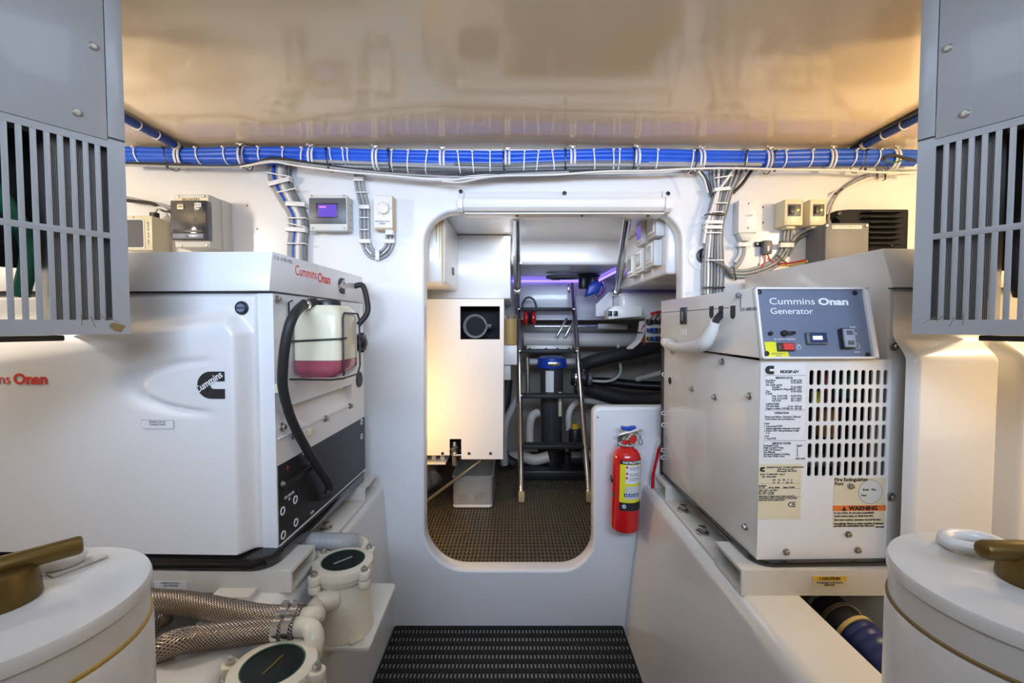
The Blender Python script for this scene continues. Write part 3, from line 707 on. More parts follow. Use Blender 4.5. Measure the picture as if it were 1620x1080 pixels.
for py in (765, 773, 786):
    a1 = rf(1200, py); b1 = rf(1266, py); plate('rule', [[(a1[0], a1[1]), (b1[0], a1[1]), (b1[0], a1[1]+0.0004), (a1[0], a1[1]+0.0004)]], 0.0003, MT, M_ink, lab2)
# fire port and warning label
a = rf(1317, 834); b = rf(1401, 755)
lab3 = plate('warning_label', [rrect(a[0], a[1], b[0], b[1], 0.001)], 0.0006, M0, M_tanpaper, lp_)
ln(758.5, 'Fire Extinguisher', 1320, 0.0105, 'LEFT', 0.0003, lab3, 1.0); ln(765, 'Port', 1320, 0.0105, 'LEFT', 0.0003, lab3, 1.0)
x, z = rf(1376.5, 777.5); plate('port_ring', [circ(x, z, 0.0262, 32), circ(x, z, 0.0255, 32)], 0.0004, MT, M_ink, lab3)
plate('port_disc', [circ(x, z, 0.0255, 32)], 0.0003, MT, M_lgrey, lab3)
ln(774, 'Break   Thru', 1375, 0.006, 'CENTER', 0.0002, lab3); ln(783, 'Here', 1366, 0.006, 'CENTER', 0.0002, lab3)
a1 = rf(1317, 808); b1 = rf(1401, 798.5)
plate('warning_band', [[a1, (b1[0], a1[1]), b1, (a1[0], b1[1])]], 0.0003, MT, M_orange, lab3)
text('WARNING', 0.0128, MT @ T(rf(1365, 803.5)[0], rf(1365, 803.5)[1], 0.0004), M_ink, lab3, bold=0.0005)
tx, tz = rf(1335, 804); plate('warning_triangle', [[(tx-0.0055, tz-0.0045), (tx+0.0055, tz-0.0045), (tx, tz+0.0055)]], 0.0003, MT @ T(0, 0, 0.0004), M_ink, lab3)
for py, t in ((811, 'In case of fire, do not open soundshield.'), (816, 'Avoid serious injury or death from fire.'), (822, 'Shut down engines, generator set and blowers.'), (828, 'Immediately discharge entire contents of gaseous'), (831.5, 'portable fire extinguisher thru this port.')):
    ln(py, t, 1319, 0.0058, 'LEFT', 0.0002, lab3)
ln(833, '0099-2004', 1398, 0.0045, 'RIGHT', 0.0001, lab3)

# ---- control box
x0 = LP(GR, 1213, 565, 1, -0.024).x; x1 = LP(GR, 1392, 562, 1, -0.024).x
zb_ = H1+0.004; zt_ = LP(GR, 1203, 454, 1, 0.008).z; yb_ = -0.024; yt_ = 0.010
x0 -= 0.008; 
MB().prism([(yb_+0.010, zb_), (DR+0.008, zb_), (DR+0.008, zt_), (yt_+0.012, zt_)], x0, x1, SIDE, 0.002).build('control_box', M_genR, g)
cb = g
up = Vector((0, yt_-yb_, zt_-zb_)); hp = up.length; up.normalize()
PO = fr((x0, yb_+0.001, zb_), (1, 0, 0), Vector((1, 0, 0)).cross(up)); wpn = x1-x0
MB().box((0, 0, -0.012), (wpn, 0.004, 0.001), 0.0008, M=PO).box((0, hp-0.004, -0.012), (wpn, hp, 0.001), 0.0008, M=PO).box((0, 0, -0.012), (0.005, hp, 0.001), 0.0008, M=PO).box((wpn-0.010, 0, -0.012), (wpn, hp, 0.001), 0.0008, M=PO).build('panel_frame', M_genR, g)
pan = plate('control_panel', [[(0.005, 0.004), (wpn-0.010, 0.004), (wpn-0.010, hp-0.004), (0.005, hp-0.004)]], 0.004, PO @ T(0, 0, -0.006), M_panel, g)
def uv(zx, zy):
    u = (zx-(95+(zy-100)*0.118))/1385.0; v = (932-zy)/832.0
    return u*wpn, v*hp
PP = PO @ T(0, 0, -0.006)
def at(zx, zy, dz=0.0003): u, v = uv(zx, zy); return PP @ T(u, v, dz)
nP = (PO.to_3x3() @ Vector((0, 0, 1)))
for zx, zy in ((168, 147), (1335, 158), (262, 868), (1468, 885)):
    u, v = uv(zx, zy); screw(pan, (PP @ T(u, v, 0)).translation, nP, 0.85, ME_SCREWB)
text('Cummins', 0.0205, at(285, 262), M_inkw, pan, align='LEFT', fitw=0.397*wpn)
text('Onan', 0.0205, at(885, 266), M_inkw, pan, align='LEFT', bold=0.0007, fitw=0.264*wpn)
text('Generator', 0.0185, at(300, 378), M_inkw, pan, align='LEFT', fitw=0.372*wpn)
text('DC CIRCUIT BREAKER', 0.0045, at(475, 705), M_inkw, pan)
def cylon(zx, zy, r, h, m, nm, par): u, v = uv(zx, zy); return MB().lathe([(0, 0), (r, 0), (r, h*0.8), (r*0.85, h), (0, h)], 18, PP @ T(u, v, 0)).build(nm, m, par)
cylon(300, 640, 0.0045, 0.006, M_black, 'indicator_lamp', pan)
o = cylon(460, 640, 0.0065, 0.008, M_black, 'breaker_button', pan)
u, v = uv(525, 640); MB().box((u-0.008, v-0.003, 0.004), (u+0.008, v+0.003, 0.012), 0.001, M=PP).build('toggle', M_black, o)
u0, v0_ = uv(265, 925); u1, v1_ = uv(495, 735)
pl = plate('emergency_tag', [[(u0, v0_), (u1+0.004, v0_), (u1, v0_+0.014), (u0+0.022, v0_+0.014), (u0+0.022, v1_), (u0-0.002, v1_)]], 0.0005, PP @ T(0, 0, 0.0006), M_yellow, pan)
text('EMERGENCY\nSTOP', 0.0050, at(400, 885, 0.0008), M_inkg, pl)
u, v = uv(480, 798)
sw = MB().box((u-0.017, v-0.0085, 0), (u+0.017, v+0.0085, 0.006), 0.001, M=PP).build('stop_switch', M_black, pan)
MB().prism([(u-0.010, 0.006), (u-0.010, 0.013), (u+0.014, 0.008), (u+0.014, 0.006)], v-0.0065, v+0.0065, PP @ Matrix(((1, 0, 0, 0), (0, 0, 1, 0), (0, 1, 0, 0), (0, 0, 0, 1)))).build('red_rocker', mat('stop_red', (0.70, 0.06, 0.06), 0.4), sw)
u, v = uv(645, 795); plate('power_symbol', [circ(u, v, 0.0048, 20), circ(u, v, 0.0042, 20)], 0.0003, PP @ T(0, 0, 0.0003), M_inkw, pan)
MB().box((u-0.0004, v, 0), (u+0.0004, v+0.0065, 0.0004), M=PP).build('power_symbol', M_inkw, pan)
u, v = uv(840, 700)
mt_ = MB().box((u-0.0215, v-0.0125, 0), (u+0.0215, v+0.0125, 0.008), 0.0015, M=PP).build('hour_meter', M_dkgrey, pan)
MB().box((u-0.016, v-0.009, 0.008), (u+0.019, v+0.011, 0.0084), M=PP).build('meter_face', mat('meter_blue', (0.03, 0.055, 0.13), 0.2), mt_)
MB().box((u-0.010, v-0.0035, 0.0084), (u+0.010, v+0.0045, 0.0088), M=PP).build('display', M_screenw, mt_)
u, v = uv(1195, 705)
ss_ = MB().box((u-0.0135, v-0.021, 0), (u+0.0135, v+0.021, 0.014), 0.002, M=PP).build('start_switch', M_black, pan)
MB().box((u-0.0115, v-0.019, 0.014), (u+0.0115, v+0.019, 0.0150), 0.0004, M=PP).box((u-0.010, v-0.017, 0.0150), (u+0.010, v+0.017, 0.0165), 0.0006, M=PP).build('rocker', mat('rocker_grey', (0.30, 0.33, 0.40), 0.35), ss_)
MB().box((u-0.0065, v+0.006, 0.0165), (u+0.0065, v+0.015, 0.0170), M=PP).box((u-0.0065, v-0.015, 0.0165), (u+0.0065, v-0.006, 0.0170), M=PP).build('rocker_window', M_dkgrey, ss_)
text('START', 0.0045, at(1300, 565), M_inkw, pan); text('STOP', 0.0045, at(1340, 855), M_inkw, pan)
u, v = uv(1320, 640); plate('start_symbol', [[(u-0.003, v+0.006), (u+0.005, v), (u-0.003, v-0.006)], [(u-0.0023, v+0.0047), (u+0.0038, v), (u-0.0023, v-0.0047)]], 0.0003, PP @ T(0, 0, 0.0003), M_inkw, pan)
u, v = uv(1345, 785); plate('stop_symbol', [circ(u, v, 0.0055, 20), circ(u, v, 0.0049, 20)], 0.0003, PP @ T(0, 0, 0.0003), M_inkw, pan)
# control box end face
def re(px, py): q = LP(GR, px, py, 0, x0); return q
ESIDE = fr((0, 0, 0), (0, -1, 0), (-1, 0, 0))
zs_ = re(1150, 487).z
MB().box((x0-0.001, 0.12, zs_), (x0+0.002, DR+0.008, zs_+0.0012)).build('lid_seam', M_greyseam, g)
for px in (1126, 1141, 1160):
    q = re(px, 493)
    poly = [(-0.010, 0.014), (0.010, 0.014), (0.010, -0.006)]+[(0.010*math.cos(a), -0.006-0.010*abs(math.sin(a))) for a in [math.pi*k/8 for k in range(1, 8)]]+[(-0.010, -0.006)]
    plate('cable_grommet', [poly], 0.003, T((x0-0.002, q.y, q.z)) @ ESIDE, M_black, g)
q = re(1172, 467); o = MB().sphere((x0-0.006, q.y, q.z), 0.006).cyl((x0, q.y, q.z), (x0-0.006, q.y, q.z), 0.004).build('knob', M_relay, g)
MB().box((x0-0.001, q.y-0.0006, q.z-0.028), (x0, q.y+0.0006, q.z)).build('knob_line', M_greyseam, o)
q = re(1184, 489); text('17-8  6088 HRS', 0.0105, T((x0-0.0007, q.y, q.z)) @ ESIDE, M_inkg, g)
q = re(1082, 500)
o = MB().box((x0-0.004, q.y-0.022, q.z-0.024), (x0+0.001, q.y+0.022, q.z+0.026), 0.002).build('breaker_window', M_black, g)
MB().box((x0-0.008, q.y-0.006, q.z-0.014), (x0-0.003, q.y+0.006, q.z+0.014), 0.002).build('breaker_lever', M_dkgrey, o)
q = re(1082, 525); plate('rating_label', [[(-0.019, -0.009), (0.019, -0.009), (0.019, 0.009), (-0.019, 0.009)]], 0.0006, T((x0-0.0006, q.y, q.z)) @ ESIDE, M_paper, g)
# taped cable loom leaving the box
q = GR @ re(1141, 497); 
lo = thing('cable_loom', 'white taped cable loom hanging from the end of the generator control box', 'cable', PX(1100, 552, q.x-0.035))
MB().tube([q, q+Vector((-0.016, -0.012, -0.012)), PX(1131, 512, q.x-0.028)], 0.0085, 10).build('black_leads', M_rubber, lo)
MB().tube([PX(1131, 510, q.x-0.028), PX(1123, 530, q.x-0.032), PX(1112, 544, q.x-0.036), PX(1090, 550, q.x-0.036), PX(1068, 549, q.x-0.030), PX(1052, 541, q.x-0.02)], 0.0155, 12, 6, rad=lambda t: 0.72+0.42*math.sin(min(1, t*1.25)*math.pi*0.85)).build('wrapped_section', M_cwhite, lo, ang=60)
q2 = PX(1059, 545, q.x-0.026); MB().lathe([(0.0165, -0.002), (0.018, 0), (0.0165, 0.002)], 16, nz(q2, PX(1052, 541, q.x-0.02)-q2)).build('cable_tie', M_tie, lo)
# ================================================================== wiring on the bulkhead
def tie_mesh(m, ry, rz, w, head=True):
    mb = MB(); n = 20; t = 0.0012
    ring = []
    for i in range(n):
        a = 2*math.pi*i/n; c, s = math.cos(a), math.sin(a)
        ring.append([mb.bm.verts.new((dx, (ry+dt)*c, (rz+dt)*s)) for dx, dt in ((-w, 0), (-w, t), (w, t), (w, 0))])
    for i in range(n):
        A, B = ring[i], ring[(i+1) % n]
        for k_ in range(4): mb.bm.faces.new((A[k_], A[(k_+1) % 4], B[(k_+1) % 4], B[k_]))
    if head: mb.box((-w*1.5, -ry-0.005, rz*0.55), (w*1.5, -ry+0.006, rz*0.55+0.005))
    return shared(mb, 'cable_tie', m)
HY = 1.555
hp_ = [(195, 246), (290, 247), (400, 246), (500, 248), (620, 250), (720, 252), (800, 253), (900, 250), (1000, 249), (1110, 251), (1200, 252), (1320, 250), (1450, 250)]
def hpath(dy, dz, x0=None, x1=None, wob=0.0, ph=0.0):
    out = []
    for i, (px, py) in enumerate(hp_):
        if x0 is not None and (px < x0 or px > x1): continue
        p = PY(px, py, HY); out.append(p+Vector((0, dy+wob*math.sin(i*1.7+ph), dz+wob*math.cos(i*2.3+ph))))
    return out
hz = thing('wiring_harness', 'long bundle of blue cables tied along the top of the bulkhead under the ceiling', 'cable', PY(815, 262, HY))
for i, (dy, dz) in enumerate(((-0.011, 0.014), (0.011, 0.014), (-0.013, 0.0), (0.010, 0.0), (-0.010, -0.013), (0.011, -0.013))):
    MB().tube(hpath(dy, dz, wob=0.0016, ph=i), 0.0118, 8, 5).build('blue_cable', M_blue, hz, ang=70)
for i, (dy, dz, a, b) in enumerate(((-0.016, -0.022, 490, 1210), (-0.004, -0.030, 490, 1120), (-0.020, -0.031, 610, 1120), (-0.012, -0.039, 610, 1010), (-0.022, -0.024, 700, 1010))):
    MB().tube(hpath(dy, dz, a, b, 0.002, i*2.1), 0.0062, 8, 5).build('grey_cable', M_cgrey if i < 3 else M_cdark, hz, ang=70)
def wl(pts, Y, r, nm, m, par, sub=6, n=7): return MB().tube([PY(x, y, Y) if len(q_) == 2 else PY(x, y, q_[2]) for q_ in pts for x, y in (q_[:2],)], r, n, sub).build(nm, m, par, ang=70)
wl([(196, 258), (280, 260), (340, 263), (395, 260), (430, 250), (480, 256), (540, 265), (620, 274), (690, 279), (760, 274), (820, 272), (900, 271), (1000, 270), (1090, 268)], 1.530, 0.0045, 'black_cable', M_black, hz)
wl([(196, 261), (300, 264), (380, 264), (430, 254), (500, 262), (560, 269), (640, 276), (740, 280), (800, 276), (900, 272)], 1.528, 0.004, 'grey_cable', M_cgrey, hz)
wl([(380, 264), (430, 256), (470, 262), (540, 271), (620, 278), (700, 285), (745, 281), (800, 278), (880, 276), (960, 271), (1030, 270), (1090, 267), (1160, 266), (1240, 268), (1330, 269), (1380, 272), (1450, 274)], 1.524, 0.0038, 'white_cable', M_cwhite, hz)
wl([(640, 279), (700, 282), (760, 277), (830, 276), (960, 274), (1050, 272), (1095, 268), (1112, 280), (1120, 305)], 1.532, 0.0033, 'white_cable', M_cwhite, hz)
wl([(700, 287), (730, 288), (780, 279), (850, 277)], 1.520, 0.003, 'white_cable', M_cwhite, hz)
tw = tie_mesh(M_tie, 0.0255, 0.029, 0.0019); twl = tie_mesh(M_tie, 0.029, 0.040, 0.0019); tbk = tie_mesh(M_black, 0.034, 0.040, 0.0017)
def at_h(px):
    for (x0, y0), (x1, y1) in zip(hp_, hp_[1:]):
        if x0 <= px <= x1: return PY(px, y0+(y1-y0)*(px-x0)/(x1-x0), HY)
for i, px in enumerate((222, 318, 361, 415, 453, 482, 527, 547, 554, 623, 648, 677, 727, 749, 776, 829, 850, 874, 938, 968, 977, 1036, 1091, 1175, 1237, 1278, 1346, 1383)):
    mid = 600 < px < 1120; p = at_h(px)
    link('cable_tie', twl if mid else tw, hz, T(p+Vector((0, -0.002, -0.010 if mid else 0))) @ Matrix.Rotation(R((i*37 % 17)-8), 4, 'Y'))
for i, px in enumerate((273, 391, 523, 619, 797, 893, 1000, 1096, 1172, 1216, 1357)):
    link('cable_tie', tbk, hz, T(at_h(px)+Vector((0, -0.003, -0.010))) @ Matrix.Rotation(R((i*23 % 21)-10), 4, 'Y'))
    q = at_h(px)+Vector((0.004, -0.030, -0.046)); MB().box(q-Vector((0.003, 0.003, 0.006)), q+Vector((0.003, 0.003, 0.004)), 0.001).build('tie_end', M_black, hz)
cl = MB()
for dx in (-0.006, 0.006):
    cl.tube([(dx, 0.029*math.cos(a), 0.033*math.sin(a)-0.003) for a in [2*math.pi*i/16 for i in range(16)]], 0.0038, 6, 2, closed=True)
ME_CL = shared(cl, 'cable_clamp', M_white, 60)
ME_CLB = shared(MB().box((-0.014, -0.026, 0.030), (0.010, -0.020, 0.034), 0.0008).box((-0.004, -0.024, 0.026), (0.004, -0.012, 0.034), 0.001).cyl((-0.009, -0.023, 0.029), (-0.009, -0.023, 0.037), 0.004, n=8), 'clamp_bracket', M_bolt)
for px in (288, 387, 496, 596, 701, 803, 905, 1006, 1107, 1212, 1311, 1411):
    c_ = link('cable_clamp', ME_CL, hz, T(at_h(px)+Vector((0, -0.001, -0.002))))
    b_ = link('clamp_bracket', ME_CLB, c_)
wl([(1398, 252), (1405, 247), (1418, 246), (1432, 250), (1448, 254)], 1.520, 0.005, 'black_cable', M_black, hz)
wl([(1396, 250), (1404, 255), (1420, 256), (1440, 249)], 1.522, 0.0022, 'green_wire', M_green, hz)

# ceiling branches running forward
for X, pxs, lab in ((-1.118, (1.56, 1.10), 'navy cable run clipped to the ceiling above the red lettered generator'), (1.150, (1.56, 1.10), 'navy cable run clipped to the ceiling above the blue control panel')):
    t = thing('ceiling_cable', lab, 'cable', (X, 1.3, CZ-0.03))
    MB().tube([(X, 1.575, CZ-0.024), (X, 1.50, CZ-0.016), (X, 1.40, CZ-0.0155), (X, 1.25, CZ-0.0155), (X, 1.05, CZ-0.0155)], 0.0125, 10, 4).build('cable', M_navy, t, ang=70)
    MB().tube([(X-0.016, 1.56, CZ-0.012), (X-0.018, 1.45, CZ-0.006), (X-0.018, 1.05, CZ-0.006)], 0.005, 6, 3).build('cable', M_black, t, ang=70)
    for i, y in enumerate((1.52, 1.44, 1.37, 1.30, 1.22, 1.14)):
        big = i in (0, 4)
        MB().lathe([(0.0128, -0.002 if not big else -0.006), (0.0146, -0.002 if not big else -0.006), (0.0146, 0.002 if not big else 0.006), (0.0128, 0.002 if not big else 0.006)], 16, nz((X, y, CZ-0.0158), (0, 1, 0))).build('cable_clip' if big else 'cable_tie', M_ivory if big else M_tie, t)

def run(t, way, cables, Y0, stack=0.006):
    """way: list of (px,py,spread) ; cables: list of (offset -1..1, layer, radius, material)"""
    for off, lay, r, m in cables:
        pts = []
        for i, w in enumerate(way):
            px, py, sp = w[:3]; nx, ny = (w[3], w[4]) if len(w) > 3 else (1, 0)
            pts.append(PY(px+off*sp*nx, py+off*sp*ny, Y0-lay*stack))
        MB().tube(pts, r, 7, 6).build('cable', m, t, ang=70)
# riser above the lettered generator
t = thing('cable_riser', 'bundle of blue, white and grey cables curving down beside the violet display box', 'cable', PY(470, 420, 1.59))
way = [(442, 256, 16), (441, 275, 15), (446, 295, 14), (458, 318, 13), (470, 340, 12), (472, 365, 12), (470, 390, 12), (470, 425, 12)]
run(t, way, [(-1, 0, 0.007, M_cgrey), (-0.55, 0, 0.0075, M_blue), (-0.1, 0, 0.007, M_cgrey), (0.2, 0, 0.0095, M_cwhite), (0.65, 0, 0.0085, M_cgrey), (1.1, 0, 0.006, M_cdark), (-0.8, 1.2, 0.004, M_cgrey), (0.5, 1.4, 0.004, M_cgrey)], 1.585)
def strap(t, p, w, nm='cable_tie', m=M_tie, tilt=0, h=0.0022, d=0.012):
    q = p; MB().box((-w, -d, -h), (w, -d+0.002, h), 0.0008, M=T(q) @ Matrix.Rotation(R(tilt), 4, 'Y')).box((-w-0.001, -d, -h), (-w, d*0.6, h), M=T(q) @ Matrix.Rotation(R(tilt), 4, 'Y')).box((w, -d, -h), (w+0.001, d*0.6, h), M=T(q) @ Matrix.Rotation(R(tilt), 4, 'Y')).build(nm, m, t)
for px, py, w, tl_, big in ((443, 278, 0.040, 10, 0), (444, 289, 0.036, -14, 1), (456, 303, 0.032, -12, 0), (470, 324, 0.032, 3, 1), (472, 346, 0.030, 0, 0), (471, 357, 0.032, 12, 0), (470, 364, 0.034, 4, 1), (470, 386, 0.032, 0, 0)):
    strap(t, PY(px, py, 1.578), w, 'cable_clamp' if big else 'cable_tie', M_white if big else M_tie, tl_, 0.0075 if big else 0.0022, 0.016)
# thermostat loop
t = thing('thermostat_cable', 'grey cables looping under the white dial thermostat', 'cable', PY(600, 408, 1.59))
way = [(567, 276, 6), (570, 300, 6), (576, 325, 6), (577, 355, 6), (578, 380, 6), (585, 398, 6, 0.8, -0.6), (598, 404, 5.5, 0.1, -1), (611, 397, 5.5, -0.7, -0.7), (617, 384, 5.5, -1, 0), (618, 370, 5.5, -1, 0)]
run(t, way, [(-1, 0, 0.005, M_cgrey), (0, 0.5, 0.005, M_cgrey), (1, 0, 0.005, M_cgrey)], 1.592)
for px, py, w, tl_, big in ((568, 284, 0.016, 0, 1), (573, 305, 0.016, 0, 0), (577, 328, 0.017, 0, 1), (577, 345, 0.015, 0, 0), (577, 364, 0.015, 0, 0), (578, 382, 0.018, 0, 1), (617, 382, 0.016, 0, 1), (598, 404, 0.016, 90, 1), (584, 397, 0.014, 45, 0), (611, 397, 0.014, -45, 0)):
    strap(t, PY(px, py, 1.588), w, 'cable_clamp' if big else 'cable_tie', M_white if big else M_tie, tl_, 0.007 if big else 0.002, 0.010)
# big riser on the other side of the door
t = thing('cable_riser', 'thick fan of grey cables dropping from the ceiling harness behind the blue control panel', 'cable', PY(1128, 458, 1.59))
way = [(1150, 262, 26), (1147, 282, 22), (1143, 305, 14), (1137, 330, 13), (1131, 355, 12), (1129, 380, 13), (1128, 405, 15), (1128, 430, 16), (1127, 465, 15)]
cs = []
for i in range(9): cs.append((-1+2*i/8, (i % 3)*0.5, 0.0052, (M_cgrey, M_cgrey, M_cdark)[i % 3]))
for i in range(6): cs.append((-0.8+1.6*i/5, 1.8+(i % 2)*0.4, 0.0048, (M_cgrey, M_cwhite, M_cgrey, M_cdark, M_cgrey, M_cgrey)[i]))
run(t, way, cs, 1.588, 0.007)
wl([(1165, 262), (1150, 283), (1135, 305), (1127, 330), (1118, 355), (1113, 385)], 1.562, 0.0052, 'cable', M_cwhite, t)
wl([(1190, 268), (1175, 290), (1160, 305)], 1.58, 0.0055, 'cable', M_black, t)
wl([(1105, 268), (1118, 285), (1127, 310)], 1.58, 0.0055, 'cable', M_black, t)
for px, py, w, tl_, big in ((1143, 281, 0.030, -8, 0), (1141, 300, 0.026, -6, 1), (1138, 322, 0.022, 0, 0), (1132, 336, 0.022, 0, 0), (1128, 352, 0.028, 0, 1), (1127, 360, 0.028, 0, 1), (1126, 369, 0.028, 0, 0), (1130, 412, 0.030, 0, 0)):
    strap(t, PY(px, py, 1.566), w, 'cable_clamp' if big else 'cable_tie', M_white if big else M_tie, tl_, 0.006 if big else 0.002, 0.012)
strap(t, PY(1130, 340, 1.566), 0.030, 'cable_tie', M_black, 0, 0.0024, 0.013); strap(t, PY(1128, 455, 1.566), 0.034, 'cable_tie', M_black, 0, 0.003, 0.013)
# gland behind
t = thing('cable_gland', 'round black cable gland on a white flange beside the fan of grey cables', 'gland', PY(1113, 420, WY))
c = PY(1112, 405, WY)
o = MB().lathe([(0, 0), (0.052, 0), (0.052, 0.003), (0.048, 0.005), (0, 0.005)], 28, nz(c, (0, -1, 0))).build('flange', M_white, t)
MB().lathe([(0.012, 0.005), (0.026, 0.005), (0.026, 0.014), (0.020, 0.016), (0.012, 0.010), (0, 0.010)], 24, nz(c, (0, -1, 0))).build('gland_ring', M_black, t)
for a in (60, 180, 300): screw(o, c+Vector((0.042*math.cos(R(a)), -0.005, 0.042*math.sin(R(a)))), (0, -1, 0), 0.6)
wl([(1112, 405, 1.585), (1120, 408, 1.575), (1135, 415, 1.555), (1150, 425, 1.555), (1160, 440, 1.57)], 1.57, 0.006, 'cable', M_cdark, t)
# cables sweeping up to the twin ivory switches
t = thing('switch_cables', 'four grey cables sweeping up to the pair of ivory switch boxes', 'cable', PY(1200, 438, 1.59))
way = [(1140, 415, 6, 0, 1), (1150, 430, 7, 0.4, 0.9), (1172, 435, 7, 0, 1), (1200, 430, 7, 0.3, 0.95), (1228, 417, 7, 0.6, 0.8), (1244, 397, 8, 0.9, 0.4), (1248, 375, 8), (1250, 356, 8)]
run(t, way, [(-1, 0, 0.0055, M_cgrey), (-0.3, 0.6, 0.0055, M_cgrey), (0.4, 0, 0.0055, M_cgrey)], 1.59)
wl([(1241, 398), (1250, 385), (1262, 372), (1278, 362), (1288, 354)], 1.585, 0.0062, 'cable', M_cgrey, t)
wl([(1247, 405), (1255, 388), (1266, 376), (1284, 366), (1296, 354)], 1.587, 0.0055, 'cable', M_cdark, t)
for px, py, tl_ in ((1243, 383, 0), (1161, 433, 80), (1236, 411, 40)):
    strap(t, PY(px, py, 1.577), 0.022, 'cable_tie', M_black, tl_, 0.003, 0.008)
strap(t, PY(1243, 388, 1.579), 0.022, 'cable_clamp', M_white, 0, 0.008, 0.010)
# tail of white cables at the far right
t = thing('white_cable_tail', 'pale cable pair curving down the wall past the finned black heat sink', 'cable', PY(1312, 360, 1.59))
wl([(1450, 272), (1410, 275), (1380, 280), (1350, 292), (1330, 305), (1318, 325), (1313, 345), (1314, 362)], 1.582, 0.0048, 'cable', M_cwhite, t)
wl([(1450, 270), (1405, 271), (1370, 277), (1345, 290), (1326, 307), (1315, 328), (1309, 350), (1309, 362)], 1.588, 0.004, 'cable', M_cgrey, t)
for px, py, tl_ in ((1326, 303, -35), (1385, 277, 80), (1398, 279, 90)): strap(t, PY(px, py, 1.578), 0.012, 'cable_tie', M_black, tl_, 0.003, 0.008)

# ================================================================== boxes on the bulkhead
def WB(x0, y0, x1, y1, dep):
    """pixel rectangle of the front face -> world box standing on the bulkhead"""
    Y = WY-dep; a = PY(x0, y1, Y); b = PY(x1, y0, Y)
    return a.x, b.x, a.z, b.z, Y
def ons(px, py, Y): return T(PY(px, py, Y)) @ fr((0, 0, 0), (1, 0, 0), (0, -1, 0))
# main breaker box
x0, x1, z0, z1, Y = WB(277, 307, 330, 391, 0.115)
t = thing('breaker_box', 'grey breaker box with a smoked tilt window and ivory labels', 'breaker box', ((x0+x1)/2, WY, z0))
MB().box((x0-0.004, WY-0.05, z0), (x1+0.004, WY, z1), 0.003).build('base', M_lgrey, t)
MB().box((x0, Y, z0), (x1, WY-0.051, z1), 0.003).build('case', M_lgrey, t)
w = PY(277, 319, Y).z; w2 = PY(277, 381, Y).z
wn = MB().prism([(Y-0.012, w2), (Y-0.022, w2+0.02), (Y-0.016, w), (Y+0.01, w), (Y+0.01, w2)], x0+0.001, x1+0.003, fr((0, 0, 0), (0, 1, 0), (1, 0, 0)), 0.002).build('smoked_window', M_smoke, t)
MB().box((x0+0.008, Y-0.0225, w2+0.022), (x1-0.006, Y-0.019, w2+0.032), 0.001).build('window_slot', M_black, wn)
MB().box((x0+0.008, Y-0.0215, w2+0.004), (x1-0.006, Y-0.016, w2+0.020), 0.001).build('latch_bar', M_panel, wn)
MB().lathe([(0, 0), (0.004, 0), (0.004, 0.003), (0, 0.003)], 12, nz(((x0+x1)/2-0.003, Y-0.021, w2+0.012), (0, -1, 0))).build('lock', M_black, wn)
for px, py in ((282, 311), (323, 310), (287, 389), (328, 388)): screw(t, PY(px, py, Y), (0, -1, 0), 0.9)
lb = MB().box((x0+0.006, Y-0.001, w+0.002), (x1-0.002, Y, w+0.012)).build('name_strip', M_tanpaper, t)
text('BREAKERS', 0.011, T(((x0+x1)/2, Y-0.0013, w+0.007)) @ FRONT(0), M_ink, lb, sx=1.15)
for (px, py, ww, m, s_) in ((285, 325, 0.019, M_tanpaper, 'INPUT\n220V'), (313, 324, 0.021, M_paper, 'GENSET')):
    q = PY(px, py, Y-0.0195); l_ = MB().box((q.x-ww/2, Y-0.0200, q.z-(0.012 if '\n' in s_ else 0.006)), (q.x+ww/2, Y-0.0165, q.z+0.006)).build('label', m, t)
    text(s_, 0.0075, T((q.x, Y-0.0204, q.z)) @ FRONT(0), M_ink, l_)
wl([(200, 313), (235, 320), (262, 326), (280, 335)], 1.575, 0.006, 'supply_cable', M_cgrey, t); wl([(200, 317), (240, 322), (258, 332), (280, 338)], 1.57, 0.006, 'supply_cable', M_black, t)
# small breaker box
x0, x1, z0, z1, Y = WB(196, 341, 240, 396, 0.085)
t = thing('breaker_box', 'small ivory breaker box with a dark window half hidden by the grey louvred cabinet', 'breaker box', ((x0+x1)/2, WY, z0))
MB().box((x0, Y, z0), (x1, WY, z1), 0.003).build('case', mat('aged_ivory_case', (0.60, 0.56, 0.43), 0.4), t)
o = plate('window_frame', [rrect(x0+0.004, z0+0.006, x1-0.024, z1-0.010, 0.008), rrect(x0+0.008, z0+0.010, x1-0.028, z1-0.014, 0.006)], 0.003, FRONT(Y-0.002), M_lgrey, t)
plate('window', [rrect(x0+0.006, z0+0.008, x1-0.026, z1-0.012, 0.007)], 0.001, FRONT(Y-0.0008), M_smoke, t)
text('110V  AUX  OUTLET', 0.0085, T((x1-0.012, Y-0.0006, (z0+z1)/2)) @ FRONT(0) @ Matrix.Rotation(R(90), 4, 'Z'), M_ink, t)
MB().cyl((x1-0.022, WY-0.045, z1), (x1-0.022, WY-0.045, z1+0.018), 0.014, n=12).build('cable_gland', M_black, t)
MB().tube([(x1-0.022, WY-0.045, z1+0.018), (x1-0.015, WY-0.04, z1+0.036), (x1+0.01, WY-0.03, z1+0.030), (x1+0.045, WY-0.02, z1-0.03)], 0.006, 8).build('cable', M_lgrey, t, ang=70)
screw(t, (x0+0.035, Y, z1-0.005), (0, -1, 0), 0.7)
